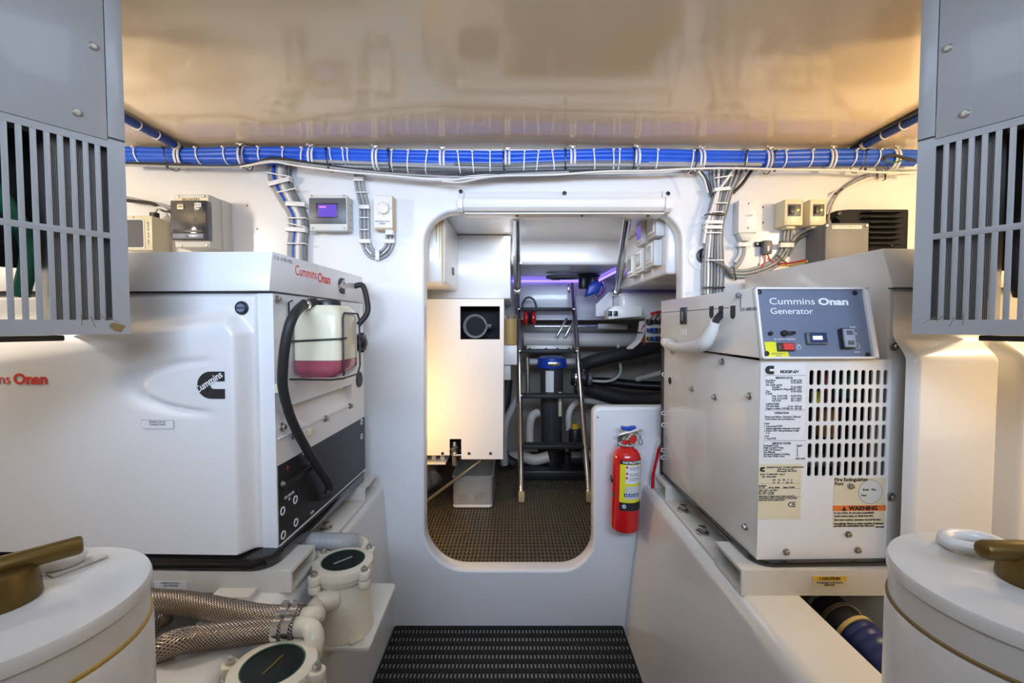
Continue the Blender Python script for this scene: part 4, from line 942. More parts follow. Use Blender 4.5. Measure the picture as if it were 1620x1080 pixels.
# display box
x0, x1, z0, z1, Y = WB(490, 308, 549, 365, 0.055)
t = thing('display_box', 'grey instrument box with a slate face and a glowing violet screen', 'instrument', ((x0+x1)/2, WY, z0))
MB().box((x0+0.002, Y+0.012, z0+0.004), (x1, WY, z1-0.002), 0.004).build('case', M_lgrey, t)
MB().box((x0, Y, z0), (x1, Y+0.0125, z1), 0.004).build('lid', M_lgrey, t)
za_ = PY(500, 354, Y).z; zb2 = PY(500, 313.5, Y).z
o = MB().box((x0+0.001, Y-0.004, za_), (x1-0.004, Y+0.002, zb2), 0.001).build('face', M_dkgrey, t)
sx0, sz0 = PY(501, 345, Y).x, PY(501, 345, Y).z; sx1, sz1 = PY(535, 322, Y).x, PY(535, 322, Y).z
MB().box((sx0, Y-0.0055, sz0), (sx1, Y-0.003, sz1), 0.0008).build('bezel', M_black, o)
MB().box((sx0+0.007, Y-0.0062, sz0+0.003), (sx1-0.003, Y-0.0052, sz1-0.004)).build('screen', M_screen, o)
MB().box((sx0+0.012, Y-0.0066, sz1-0.015), (sx0+0.034, Y-0.0061, sz1-0.010)).build('screen_mark', mat('screen_text', (0.5, 0.1, 0.6), 0.4, emit=(0.8, 0.25, 0.9), es=0.7), o)
for px, py in ((493, 310), (544, 310), (495, 361), (545, 361)): screw(t, PY(px, py, Y), (0, -1, 0), 0.8)
for i in range(4): MB().box((x1-0.001, Y+0.02+0, z0+0.015+0.025*i), (x1+0.0008, WY-0.012, z0+0.018+0.025*i)).build('side_rib', M_cgrey, t)
# dial thermostat
x0, x1, z0, z1, Y = WB(592, 309, 621, 363, 0.045)
t = thing('thermostat', 'tan and white wall thermostat with a round dial', 'thermostat', ((x0+x1)/2, WY, z0))
MB().box((x0, Y, z0), (x1, WY, z1), 0.003).build('case', M_tan, t)
fp = MB().box((x0+0.001, Y-0.003, z0+0.005), (x1-0.001, Y, z1-0.002), 0.0015).build('face_plate', M_white, t)
c = PY(607, 330, Y-0.003)
dl = MB().lathe([(0, 0), (0.019, 0), (0.018, 0.008), (0.016, 0.0095), (0, 0.0095)], 28, nz(c, (0, -1, 0))).build('dial', M_white, fp)
MB().lathe([(0.0185, 0), (0.0205, 0), (0.0205, 0.003), (0.0185, 0.003)], 28, nz(c, (0, -1, 0))).build('dial_ring', M_tan, fp)
for i in range(7):
    a = R(140-46*i); q = c+Vector((0.0245*math.cos(a), -0.0003, 0.0245*math.sin(a))); MB().box(q-Vector((0.001, 0.0004, 0.001)), q+Vector((0.001, 0.0004, 0.001))).build('dial_mark', M_ink, fp)
q = PY(605, 352, Y-0.0034); text('CIRCULATION\nPUMP', 0.0078, T(q) @ FRONT(0), M_ink, fp)
q = PY(617, 370, WY-0.03); MB().box((q.x-0.013, WY-0.042, q.z-0.004), (q.x+0.012, WY-0.012, z0+0.001), 0.002).build('cable_entry', M_white, t)
# header cover over the doorway
x0, x1, z0, z1, Y = WB(724, 300, 1064, 333, 0.050)
t = thing('door_header', 'long white moulded cover fixed over the doorway', 'cover', ((x0+x1)/2, WY, z0))
zm = PY(800, 311, Y).z
MB().prism([(WY, z1+0.004), (WY-0.012, z1+0.004), (WY-0.016, zm), (Y, zm-0.002), (Y-0.004, zm-0.012), (Y, z0+0.012), (Y+0.012, z0+0.002), (WY, z0)], x0+0.018, x1-0.024, fr((0, 0, 0), (0, 1, 0), (1, 0, 0)), 0.0015).build('cover', M_white, t, ang=50)
for s_, a, b in ((0, x0, x0+0.017), (1, x1-0.023, x1)):
    MB().prism([(WY, z1+0.006), (WY-0.014, z1+0.006), (WY-0.019, zm+0.004), (Y-0.004, zm), (Y-0.007, zm-0.012), (Y-0.004, z0+0.008), (Y+0.012, z0-0.002), (WY, z0-0.004)], a, b, fr((0, 0, 0), (0, 1, 0), (1, 0, 0)), 0.001).build('end_cap', M_white, t)
for px, py in ((729, 303), (893, 305.5), (1057, 306)): q = PY(px, py, WY-0.016); screw(t, q, (0, -1, 0.15), 1.2, ME_SCREWB)
MB().box((x0+0.02, WY-0.03, z0-0.006), (x1-0.02, WY+0.05, z0-0.001), 0.001).build('under_board', M_genR, t)
for px in (818, 921, 1026): q = PY(px, 333, WY-0.012); screw(t, (q.x, WY-0.006, z0-0.006), (0, 0, -1), 0.9, ME_SCREWB)
# white junction box
x0, x1, z0, z1, Y = WB(1168, 316, 1199, 368, 0.045)
t = thing('junction_box', 'plain white wall box with two screws and a cable below', 'junction box', ((x0+x1)/2, WY, z0))
MB().box((x0, Y, z0), (x1, WY, z1), 0.003).build('case', M_white, t)
MB().prism([(x0+0.004, z0+0.001), (x1-0.006, z0+0.001), (x1-0.022, z0-0.026), (x0+0.018, z0-0.026)], 0, 0.03, fr((0, WY-0.01, 0), (1, 0, 0), (0, -1, 0)), 0.002).build('spout', M_lgrey, t)
for px, py in ((1185, 322), (1184, 360)): screw(t, PY(px, py, Y), (0, -1, 0), 0.8)
text('LOOP', 0.009, ons(1185, 341, Y-0.0004), M_inkg, t)
wl([(1175, 372, 1.582), (1176, 388, 1.585), (1175, 402, 1.588), (1168, 417, 1.588), (1155, 428, 1.588)], 1.585, 0.009, 'cable', M_cgrey, t); wl([(1171, 374, 1.582), (1171, 388, 1.585), (1170, 402, 1.588), (1162, 415, 1.588)], 1.588, 0.006, 'cable', M_lgrey, t)
strap(t, PY(1176, 387, 1.572), 0.019, 'cable_clamp', M_white, 0, 0.007, 0.008)
# twin ivory switch boxes
for k_, (pa, pb, lab) in enumerate(((1241, 1271, 'ivory switch box with a green pilot light nearer the doorway'), (1281, 1308, 'ivory switch box with a green pilot light next to the heat sink'))):
    x0, x1, z0, z1, Y = WB(pa, 314.5, pb, 356, 0.065)
    t = thing('switch_box', lab, 'switch', ((x0+x1)/2, WY, z0), group='pair of ivory switch boxes')
    MB().box((x0, Y, z0), (x1, WY, z1), 0.003).build('case', M_ivory, t)
    a = PY(pa+5, 342, Y); b = PY(pb-4, 323, Y)
    o = MB().box((a.x, Y-0.002, a.z), (b.x, Y+0.001, b.z), 0.0005).build('switch_plate', M_dkgrey, t)
    MB().box((a.x+0.003, Y-0.008, a.z+0.006), (a.x+0.020, Y-0.001, b.z-0.007), 0.002).build('rocker', M_black, o)
    MB().lathe([(0, 0), (0.0035, 0), (0.003, 0.003), (0, 0.004)], 14, nz((b.x-0.011, Y-0.002, (a.z+b.z)/2), (0, -1, 0))).build('pilot_light', M_ledg, o)
    for u_, v_ in ((0.006, 0.006), (0.96, 0.92)): screw(t, (x0+(x1-x0)*u_ if u_ > 0.5 else x0+0.006, Y, z0+(z1-z0)*0.10 if u_ < 0.5 else z0+(z1-z0)*0.90), (0, -1, 0), 0.5)
    MB().box((x0+0.016, WY-0.05, z0-0.008), (x1-0.016, WY-0.018, z0+0.001), 0.002).build('cable_entry', M_ivory, t)
# sensor with red leads
q = PY(1210, 391, 1.585)
t = thing('relay_holder', 'small black relay on the wall with two red wires', 'relay', q-Vector((0, 0, 0.03)))
MB().box(q+Vector((-0.010, -0.012, -0.024)), q+Vector((0.020, 0.014, 0.022)), 0.002).build('relay_body', M_dkgrey, t)
o = MB().box(q+Vector((-0.030, 0.006, 0.004)), q+Vector((-0.009, 0.014, 0.020)), 0.002).build('mounting_tab', M_black, t); screw(o, q+Vector((-0.023, 0.006, 0.012)), (0, -1, 0), 0.8)
MB().box(q+Vector((0.003, -0.0124, -0.014)), q+Vector((0.008, -0.0119, 0.002))).build('white_mark', M_inkw, t)
wl([(1210, 401), (1210, 412), (1204, 424), (1196, 432)], 1.585, 0.0022, 'red_wire', M_red, t); wl([(1214, 401), (1218, 410), (1226, 416), (1236, 420)], 1.585, 0.0022, 'red_wire', M_red, t)
# grey relay enclosure
x0, x1, z0, z1, Y = WB(1305, 353, 1375, 432, 0.105)
t = thing('relay_box', 'plain grey enclosure with a lettered strip beside the heat sink', 'relay box', ((x0+x1)/2, WY, z0))
MB().box((x0, Y+0.014, z0), (x1, WY, z1), 0.004).build('case', M_relay, t)
ld = MB().box((x0-0.001, Y, z0), (x1+0.001, Y+0.0135, z1+0.001), 0.004).build('lid', M_relay, t)
q = PY(1340, 359, Y-0.0006)
s_ = MB().box((q.x-0.048, Y-0.0008, q.z-0.0055), (q.x+0.048, Y, q.z+0.0055)).build('name_strip', M_paper, ld); text('ROCKER PUMP RELAY', 0.0095, T((q.x, Y-0.0011, q.z)) @ FRONT(0), M_inkg, s_)
for px in (1308, 1371): screw(ld, PY(px, 357, Y), (0, -1, 0), 1.1)
wl([(1232, 417, 1.57), (1250, 416, 1.54), (1275, 411, 1.50)], 1.57, 0.003, 'red_wire', M_red, t); wl([(1236, 420, 1.57), (1255, 419, 1.54), (1277, 413, 1.50)], 1.57, 0.003, 'yellow_wire', M_amber, t)
# heat sink
x0, x1, z0, z1, Y = WB(1335, 330, 1448, 425, 0.075)
t = thing('heat_sink', 'black finned charger on the bulkhead next to the plain grey enclosure', 'charger', ((x0+x1)/2, WY, z0))
MB().prism(rpoly([(x0-0.014, z1, 0.006), (x0-0.014, z1-0.022, 0.004), (x0, z1-0.034, 0.004), (x0, z0, 0.006), (x1, z0, 0.006), (x1, z1+0.004, 0.006), (x0+0.03, z1+0.004, 0.01)], 4), 0, 0.05, fr((0, WY, 0), (1, 0, 0), (0, -1, 0)), 0.002).build('case', M_sink, t)
fx0 = PY(1370, 350, Y).x; fx1 = PY(1428, 350, Y).x; fz1 = PY(1400, 332, Y).z
finm = shared(MB().prism([(0, 0), (fx1-fx0, 0), (fx1-fx0, 0.030), (0.012, 0.030), (0, 0.018)], 0, 0.0052, fr((0, 0, 0), (1, 0, 0), (0, 0, 1)), 0.0008), 'fin', M_sink)
for i in range(7): link('fin', finm, t, T((fx0, WY-0.05, fz1-0.008-0.0175*i)) @ Matrix.Diagonal((1, -1, 1, 1)))
MB().box((x0+0.03, WY-0.058, z1-0.175), (x1-0.03, WY-0.049, z1-0.150), 0.003).build('foot_block', M_relay, t)
screw(t, (x0-0.004, WY-0.05, z1-0.010), (0, -1, 0), 1.5, ME_SCREWB); screw(t, PY(1411, 387, WY-0.058), (0, -1, 0), 0.9)

# ================================================================== fire extinguisher
t = thing('fire_extinguisher', 'red fire extinguisher strapped to the bulkhead with a yellow instruction label', 'extinguisher', PY(988, 838, 1.535))
b0 = PY(988, 836, 1.535); hgt = PY(991, 706, 1.535).z-b0.z; rx = 0.0475; lean = Matrix.Rotation(R(1.0), 4, 'Y')
EM = T(b0) @ lean
MB().lathe([(0, 0), (rx-0.008, 0.0), (rx-0.001, 0.006), (rx, 0.012), (rx, hgt-0.035), (rx-0.003, hgt-0.022), (rx-0.012, hgt-0.008), (0.022, hgt), (0.020, hgt+0.006), (0, hgt+0.006)], 40, EM).build('cylinder', M_extred, t, ang=50)
def band(z0, z1, a0, a1, m, nm, par, d=0.0006): return MB().lathe([(rx+d-0.0004, z0), (rx+d, z0), (rx+d, z1), (rx+d-0.0004, z1)], 26, EM, R(a0), R(a1)).build(nm, m, par)
zz = lambda py: PY(990, py, 1.49).z-b0.z
lb = band(zz(808), zz(729), -128, -20, M_yellow, 'label', t)
band(zz(735), zz(728.5), -128, -20, M_ink, 'label_header', lb, 0.0009); band(zz(765), zz(736), -105, -22, M_paper, 'label_text_panel', lb, 0.0009)
band(zz(790), zz(769), -105, -22, M_lgrey, 'label_pictogram_panel', lb, 0.0009); band(zz(808), zz(795), -128, -20, M_ink, 'label_footer', lb, 0.0009)
def onr(ang, z, d=0.0011):
    a = R(ang); n = Vector((math.cos(a), math.sin(a), 0)); o = Vector((n.x*(rx+d), n.y*(rx+d), z)); return EM @ fr(o, (-math.sin(a), math.cos(a), 0), n)
for i, ch in enumerate('INSTRUCTIONS'): text(ch, 0.0115, onr(-116+7.6*i, zz(731.8)), M_inkw, lb, bold=0.0003)
for i, py in enumerate((739, 749, 756)):
    plate('step_mark', [circ(0, 0, 0.0038, 14)], 0.0004, onr(-100, zz(py)), M_extred, lb)
    for j in range(2):
        for a in range(4): plate('text_line', [[(-0.0042, -0.0008), (0.0042, -0.0008), (0.0042, 0.0008), (-0.0042, 0.0008)]], 0.0003, onr(-86+11*a, zz(py+0.5+2.6*j)), M_ink, lb)
for a in (-103, -86, -69, -52): plate('pictogram', [rrect(-0.0055, -0.0055, 0.0055, 0.0055, 0.001)], 0.0004, onr(a, zz(783)), M_navy, lb); 
for a in (-103, -86, -69, -52): plate('pictogram_mark', [[(-0.002, -0.003), (0.002, -0.003), (0.003, 0.003), (-0.001, 0.002)]], 0.0004, onr(a, zz(783), 0.0016), M_inkw, lb)
plate('emblem', [circ(0, 0, 0.0065, 20)], 0.0004, onr(-108, zz(801), 0.0014), M_inkw, lb); plate('emblem_mark', [circ(0, 0, 0.003, 12)], 0.0004, onr(-108, zz(801), 0.0018), M_blueplastic, lb)
plate('class_diamond', [[(0, 0.011), (0.008, 0), (0, -0.011), (-0.008, 0)]], 0.0004, onr(-160, zz(787)), M_green, t)
o = MB().lathe([(rx+0.0005, zz(770)), (rx+0.003, zz(770)), (rx+0.003, zz(763)), (rx+0.0005, zz(763)), (rx+0.0005, zz(770))], 40, EM @ Matrix.Rotation(R(-3), 4, 'X')).build('strap', M_black, t)
MB().box((-0.012, 0.030, 0.05), (0.012, WY-b0.y, hgt+0.02), 0.002, M=T(b0)).build('bracket', M_black, t)
v = EM
vl = MB().lathe([(0.026, hgt+0.002), (0.028, hgt+0.006), (0.024, hgt+0.009), (0.015, hgt+0.010), (0.015, hgt+0.026), (0.011, hgt+0.030), (0.011, hgt+0.046), (0, hgt+0.048)], 20, EM).build('valve', M_chrome, t)
MB().lathe([(0.017, hgt+0.012), (0.018, hgt+0.013), (0.018, hgt+0.022), (0.017, hgt+0.023)], 20, EM).build('valve_collar', M_extred, vl)
MB().lathe([(0.021, hgt+0.007), (0.029, hgt+0.0085), (0.029, hgt+0.0105), (0.021, hgt+0.010)], 20, EM).build('tamper_ring', M_lgrey, vl)
gz = hgt+0.030
gg = MB().lathe([(0, 0), (0.017, 0), (0.017, 0.009), (0.015, 0.011), (0.014, 0.010), (0, 0.010)], 24, EM @ nz((0.012, -0.014, gz), (0.25, -1, 0))).build('gauge', M_chrome, vl)
MB().lathe([(0, 0.0102), (0.0135, 0.0102), (0.0135, 0.0106), (0, 0.0106)], 20, EM @ nz((0.012, -0.014, gz), (0.25, -1, 0))).build('gauge_face', M_red, gg)
MB().prism([(-0.030, hgt+0.040), (-0.028, hgt+0.034), (0.010, hgt+0.040), (0.052, hgt+0.056), (0.050, hgt+0.062), (0.0, hgt+0.052)], -0.008, 0.008, EM @ Matrix(((1, 0, 0, 0), (0, 0, 1, 0), (0, 1, 0, 0), (0, 0, 0, 1))), 0.001).build('carry_handle', M_chrome, t)
MB().prism([(-0.022, hgt+0.060), (0.006, hgt+0.054), (0.030, hgt+0.066), (0.026, hgt+0.072), (0.0, hgt+0.068), (-0.020, hgt+0.070)], -0.009, 0.009, EM @ Matrix(((1, 0, 0, 0), (0, 0, 1, 0), (0, 1, 0, 0), (0, 0, 0, 1))), 0.001).build('squeeze_lever', M_blueplastic, t)
MB().cyl((-0.010, -0.004, hgt+0.040), (-0.032, -0.010, hgt+0.046), 0.006, n=12).build('nozzle', M_chrome, vl)
MB().tube([EM @ Vector(p) for p in ((0.028, -0.012, hgt+0.052), (0.040, -0.018, hgt+0.036), (0.048, -0.018, hgt+0.018), (0.040, -0.018, hgt+0.012), (0.036, -0.016, hgt+0.026), (0.044, -0.016, hgt+0.044))], 0.0012, 5).build('safety_pin', M_black, t)
# second canister peeping out behind the generator
q = PY(1043, 790, 1.56)
t = thing('safety_pouch', 'white and red pouch on the bulkhead mostly hidden by the cream generator', 'pouch', (q.x, 1.56, q.z-0.04))
pr = rpoly([(q.x-0.026, q.z-0.05, 0.008), (q.x+0.09, q.z-0.05, 0.008), (q.x+0.09, q.z+0.20, 0.01), (q.x+0.012, q.z+0.215, 0.012), (q.x-0.006, q.z+0.18, 0.01), (q.x-0.026, q.z+0.08, 0.01)], 4)
MB().prism(pr, 0, 0.045, fr((0, WY-0.002, 0), (1, 0, 0), (0, -1, 0)), 0.006).build('pouch_body', M_white, t)
MB().tube([(x, WY-0.048, z) for x, z in pr], 0.0055, 6, 1, closed=True).build('red_piping', M_extred, t)
MB().prism([(q.x+0.010, q.z+0.19), (q.x+0.05, q.z+0.19), (q.x+0.05, q.z+0.22), (q.x+0.014, q.z+0.222)], 0, 0.05, fr((0, WY-0.002, 0), (1, 0, 0), (0, -1, 0)), 0.002).build('red_flap', M_extred, t)
# ================================================================== grey louvred cabinets hung from the ceiling
def cabinet(side, label):
    if side < 0:
        B = PY(207, 528, 0.80); xd = Vector((0.5056, 0.8628, 0))
    else:
        B = PY(1442, 528, 0.80); xd = Vector((0.5056, -0.8628, 0))
    n = xd.cross(Vector((0, 0, 1)))
    Mx = fr(B, xd, n); H = CZ-B.z-0.002
    rotz = math.atan2(xd.y, xd.x)
    t = thing('louvred_cabinet', label, 'cabinet', B, rotz, local=True)
    # local frame of the thing: X along the face, Y = into the cabinet, Z up
    LM = fr((0, 0, 0), (1, 0, 0), (0, -1, 0))     # plate frame: (x,y)->(X,Z), front to -Y
    s = side       # face spans x from 0 towards -s*... (left: negative x, right: positive x)
    W_ = 0.50; sg = -1 if side < 0 else 1
    def X(a): return sg*a
    def rr(a0, a1, z0, z1): x0, x1 = sorted((X(a0), X(a1))); return [(x0, z0), (x1, z0), (x1, z1), (x0, z1)]
    W4 = T(B) @ Matrix.Rotation(rotz, 4, 'Z')
    if side < 0: e_in, c0, c1, pt_, pb_, cb_ = 178, 162, 16, (165, 232), (176, 506), (176, 373)
    else: e_in, c0, c1, pt_, pb_, cb_ = 1472, 1489, 1616, (1479, 232), (1472, 506), (1472, 375)
    gx = abs(LP(W4, e_in, 480, 1, 0).x); gz0 = LP(W4, pb_[0], pb_[1], 1, 0).z; gz1 = LP(W4, pt_[0], pt_[1], 1, 0).z; cz = LP(W4, cb_[0], cb_[1], 1, 0).z
    a0 = abs(LP(W4, c0, 450, 1, 0).x); a1 = abs(LP(W4, c1, 450, 1, 0).x); n_ = 7 if side < 0 else 6; pitch = (a1-a0)/n_
    gw = gx+pitch*18
    plate('grille_frame', [rr(0, W_, 0, gz1+0.05), rr(gx, gw, gz0, gz1)], 0.002, LM, M_grey, t)
    sl = shared(MB().box((-0.0037, 0.0, gz0-0.003), (0.0037, 0.002, gz1+0.003), 0.0004), 'slat', M_grey)
    for i in range(18):
        xa = a0+pitch*i
        if xa < gw-0.004: link('slat', sl, t, T(X(xa), 0.0004, 0))
    x0, x1 = sorted((X(gx-0.002), X(gw+0.002)))
    MB().box((x0, 0.0002, cz-0.005), (x1, 0.0022, cz+0.005), 0.0003).build('crossbar', M_grey, t)
    # cover sheets above the grille
    cv = 0.024
    x0, x1 = sorted((X(cv), X(W_)))
    MB().box((x0, -0.0022, gz1+0.012), (x1, 0.0, H), 0.0006).build('cover_sheet', M_grey, t)
    x0, x1 = sorted((X(0.0), X(cv-0.0012)))
    stz = LP(W4, 180 if side < 0 else 1465, 219, 1, 0).z
    MB().box((x0, -0.0030, stz), (x1, 0.0, H), 0.0006).build('edge_sheet', M_grey, t)
    MB().box((x0, -0.0012, stz-0.0022), (x1, 0.0, stz)).build('sheet_seam', M_greyseam, t)
    # carcass
    x0, x1 = sorted((X(0.0), X(0.0015)))
    MB().box((x0, 0.002, 0.0), (x1, 0.30, H)).build('end_sheet', M_grey, t)
    x0, x1 = sorted((X(0.002), X(W_)))
    MB().box((x0, 0.002, gz1+0.03), (x1, 0.30, H)).build('upper_housing', M_grey, t)
    x0, x1 = sorted((X(0.002), X(0.10)))
    MB().box((x0, 0.002, 0.0), (x1, 0.012, 0.003)).build('bottom_lip', M_grey, t)
    # innards seen between the slats
    x0, x1 = sorted((X(0.012), X(0.090)))
    fins = thing  # finned coil, each fin pack one part
    mbf = MB()
    for i in range(40): xx = x0+(x1-x0)*(i+0.5)/40; mbf.box((xx-0.0006, 0.020, 0.02), (xx+0.0006, 0.026, gz1+0.026))
    mbf.box((x0, 0.024, 0.015), (x1, 0.080, gz1+0.028)); tag(mbf.build('finned_coil', M_fin, t), kind='stuff')
    x0, x1 = sorted((X(0.095), X(0.26)))
    MB().cyl((X(0.20), 0.08, cz-0.07), (X(0.20), 0.08, gz1+0.02), 0.045, n=24, bev=0.02).build('compressor', M_black, t)
    MB().box((min(X(0.05), X(0.49)), 0.13, cz-0.055), (max(X(0.05), X(0.49)), 0.135, gz1+0.03)).build('dark_rear_sheet', M_black, t)  # black sheet standing in for the dark cabinet interior
    MB().tube([(X(0.24), 0.03, gz1+0.02), (X(0.19), 0.028, gz1-0.04), (X(0.135), 0.035, cz+0.03), (X(0.11), 0.05, cz-0.03), (X(0.115), 0.08, gz0+0.04)], 0.012, 10).build('green_hose' if side < 0 else 'black_hose', M_green if side < 0 else M_rubber, t, ang=70)
    MB().tube([(X(0.26), 0.03, cz+0.08), (X(0.18), 0.03, cz+0.02), (X(0.16), 0.045, cz-0.05), (X(0.20), 0.06, cz-0.09)], 0.005, 8).build('red_lead', M_red, t, ang=70)
    coil = [(X(0.165+0.018*math.cos(k_*0.7)), 0.045+0.012*math.sin(k_*0.7), cz+0.02+0.0022*k_) for k_ in range(26)]
    MB().tube(coil, 0.003, 6, 3).build('copper_coil', M_copper, t, ang=70)
    MB().tube([(X(0.40), 0.05, gz0+0.03), (X(0.26), 0.05, gz0+0.05), (X(0.17), 0.06, cz-0.04), (X(0.12), 0.09, cz)], 0.007, 8).build('black_lead', M_rubber, t, ang=70)
    MB().tube([(X(0.42), 0.07, gz0+0.015), (X(0.28), 0.06, gz0+0.03), (X(0.20), 0.05, cz-0.07)], 0.009, 8).build('brown_lead', M_brass, t, ang=70)
    x0, x1 = sorted((X(0.08), X(0.30)))
    MB().box((x0, 0.02, -0.010), (x1, 0.06, -0.001), 0.002).build('drip_rail', M_black, t)
    for px, py in (((147, 73), (121, 178)) if side < 0 else ((1500, 76), (1527, 180))):
        q = LP(W4, px, py, 1, -0.0022); screw(t, q, (0, -1, 0), 1.3)
    # scuffs near the lower corner
    q = LP(W4, 186 if side < 0 else 1466, 518, 1, -0.0004)
    if side < 0:
        plate('grime_patch', [[(q.x+0.010*math.cos(a)*(1+0.25*math.sin(3*a)), q.z+0.0085*math.sin(a)*(1+0.3*math.cos(2*a+1))) for a in [2*math.pi*i/18 for i in range(18)]]], 0.0003, LM @ T(0, 0, 0.0003), M_dirt, t)
    for i in range(4): 
        dx = (-1 if side < 0 else 1)*(0.004+0.014*i); MB().box((-0.009, -0.0005, -0.0004), (0.009, 0, 0.0004), M=T(q.x+dx, 0, q.z+0.013+0.004*math.sin(i*2.1)) @ Matrix.Rotation(R(30+20*i)*(1 if side < 0 else -1), 4, 'Y')).build('scuff', M_dirt, t)
    return t
cabinet(-1, 'grey louvred sheet metal cabinet above the red lettered generator')
cabinet(1, 'grey louvred sheet metal cabinet above the cream generator')

# lamps hanging over the outboard side of the generators
for sgn, lab in ((-1, 'round hanging lamp over the red lettered generator'), (1, 'round hanging lamp over the cream generator')):
    x, y = sgn*1.36, 0.84
    t = thing('hanging_lamp', lab, 'lamp', (x, y, 1.44))
    MB().lathe([(0, CZ-0.012), (0.05, CZ-0.012), (0.055, CZ-0.006), (0.055, CZ-0.0005), (0, CZ-0.0005)], 24, T((x, y, 0))).build('ceiling_rose', M_white, t)
    MB().cyl((x, y, 1.585), (x, y, CZ-0.010), 0.006, n=10).build('stem', M_white, t)
    MB().lathe([(0, 1.585), (0.03, 1.585), (0.03, 1.562), (0, 1.562)], 18, T((x, y, 0))).build('lamp_holder', M_white, t)
    MB().lathe([(0.012, 1.5615), (0.02, 1.560), (0.022, 1.557), (0.012, 1.556)], 18, T((x, y, 0))).build('bulb', M_lampglow, t)

for sgn, lab in ((1, 'small caged work lamp beside the pot in front of the cream generator'),):
    x, y = sgn*1.20, 0.56
    t = thing('work_lamp', lab, 'lamp', (x, y, 0.15))
    MB().lathe([(0, 0.15), (0.07, 0.15), (0.065, 0.165), (0.012, 0.18), (0.010, 0.70), (0, 0.70)], 20, T((x, y, 0))).build('stand', M_black, t)
    MB().lathe([(0, 0.70), (0.025, 0.70), (0.025, 0.725), (0, 0.725)], 18, T((x, y, 0))).build('lamp_holder', M_black, t)
    for a in (0, 90): MB().tube([Vector((x, y, 0.72))+Vector((0.055*math.cos(R(a))*math.sin(b), 0.055*math.sin(R(a))*math.sin(b), 0.06-0.062*math.cos(b))) for b in [R(q_) for q_ in range(20, 341, 20)]], 0.0015, 5, 2).build('cage_wire', M_chrome, t, ang=60)

# ================================================================== big white strainer pots near the camera
def pot(cx, cy, zl, side, label):
    t = thing('sea_strainer', label, 'strainer', (cx, cy, BZ))
    r = 0.126; C = T((cx, cy, 0))
    MB().lathe([(0, BZ+0.001), (r+0.02, BZ+0.001), (r+0.02, BZ+0.012), (r+0.004, BZ+0.016), (r+0.004, zl-0.056), (r+0.002, zl-0.053), (0, zl-0.053)], 64, C).build('body', M_bed, t, ang=40)
    MB().lathe([(r, zl-0.0545), (r+0.0035, zl-0.053), (r+0.0035, zl-0.0505), (r, zl-0.049)], 64, C).build('seal', M_ygasket if side < 0 else M_dirt, t)
    ld = MB().lathe([(r+0.001, zl-0.0495), (r+0.001, zl-0.020), (r+0.0035, zl-0.017), (r+0.0035, zl-0.006), (r+0.002, zl-0.002), (r-0.003, zl), (0, zl+0.001)], 64, C).build('lid', M_bed, t, ang=28)
    MB().cyl((cx, cy, zl), (cx, cy, zl+0.036), 0.034, 0.031, n=28, bev=0.003).build('handle_post', M_brass, t)
    if side < 0: a, b = Vector((cx, cy, zl+0.040)), PZ(132, 860, zl+0.042)
    else: a, b = Vector((cx, cy, zl+0.036)), PZ(1552, 869, zl+0.038)
    MB().cyl(a-(b-a)*0.9, b, 0.0105, n=16, bev=0.004).build('handle_bar', M_brass, t)
    # cast ear with an eye, and raised maker's pad on the lid
    ey = Vector((cx-0.02 if side < 0 else cx+0.002, cy+0.075, zl+0.010))
    MB().tube([ey+Vector((0.030*math.cos(a), 0.020*math.sin(a), 0)) for a in [2*math.pi*i/16 for i in range(16)]], 0.008, 8, 2, closed=True).build('lid_ear', M_bed, ld, ang=70)
    p0 = PZ(78, 910, zl+0.002) if side < 0 else PZ(1490, 852, zl+0.002); p1 = PZ(166, 877, zl+0.002) if side < 0 else PZ(1540, 872, zl+0.002)
    for i in range(7):
        q = p0.lerp(p1, (i+0.5)/7); MB().box((-0.0040, -0.009, -0.001), (0.0040, 0.009, 0.0012), 0.0004, M=T(q) @ Matrix.Rotation(math.atan2(p1.y-p0.y, p1.x-p0.x), 4, 'Z')).build('cast_letter', M_lgrey, ld)
    return t
pot(-0.557, 0.48, 0.789, -1, 'large white sea strainer pot beside the braided hoses')
pot(0.575, 0.49, 0.805, 1, 'large white sea strainer pot in front of the cream generator')

# ================================================================== small bronze strainers with sight glass
SZ = 0.385
def shelf(y0, y1, label, x0=-0.475, x1=-0.318):
    mb = MB().prism(rpoly([(x0, y0, 0), (x1, y0, 0.012), (x1-0.006, y1, 0.016), (x0, y1, 0)], 4), SZ-0.010, SZ, I4, 0.002)
    return mb
t = thing('strainer_shelf', 'white bracket shelf carrying the small strainer beside the doorway', 'shelf', (-0.40, 1.08, SZ-0.01)); shelf(0.965, 1.215, '').build('shelf_plate', M_frame, t)
MB().prism([(-0.46, SZ-0.01), (-0.36, SZ-0.01), (-0.46, SZ-0.11)], 1.07, 1.08, fr((0, 0, 0), (1, 0, 0), (0, -1, 0)) @ Matrix.Diagonal((1, 1, -1, 1))).build('gusset', M_frame, t)
t = thing('strainer_shelf', 'white bracket shelf under the strainer in front of the braided hoses', 'shelf', (-0.40, 0.73, SZ-0.01)); shelf(0.63, 0.83, '').build('shelf_plate', M_frame, t)
MB().prism([(-0.46, SZ-0.01), (-0.36, SZ-0.01), (-0.46, SZ-0.11)], 0.72, 0.73, fr((0, 0, 0), (1, 0, 0), (0, -1, 0)) @ Matrix.Diagonal((1, 1, -1, 1))).build('gusset', M_frame, t)
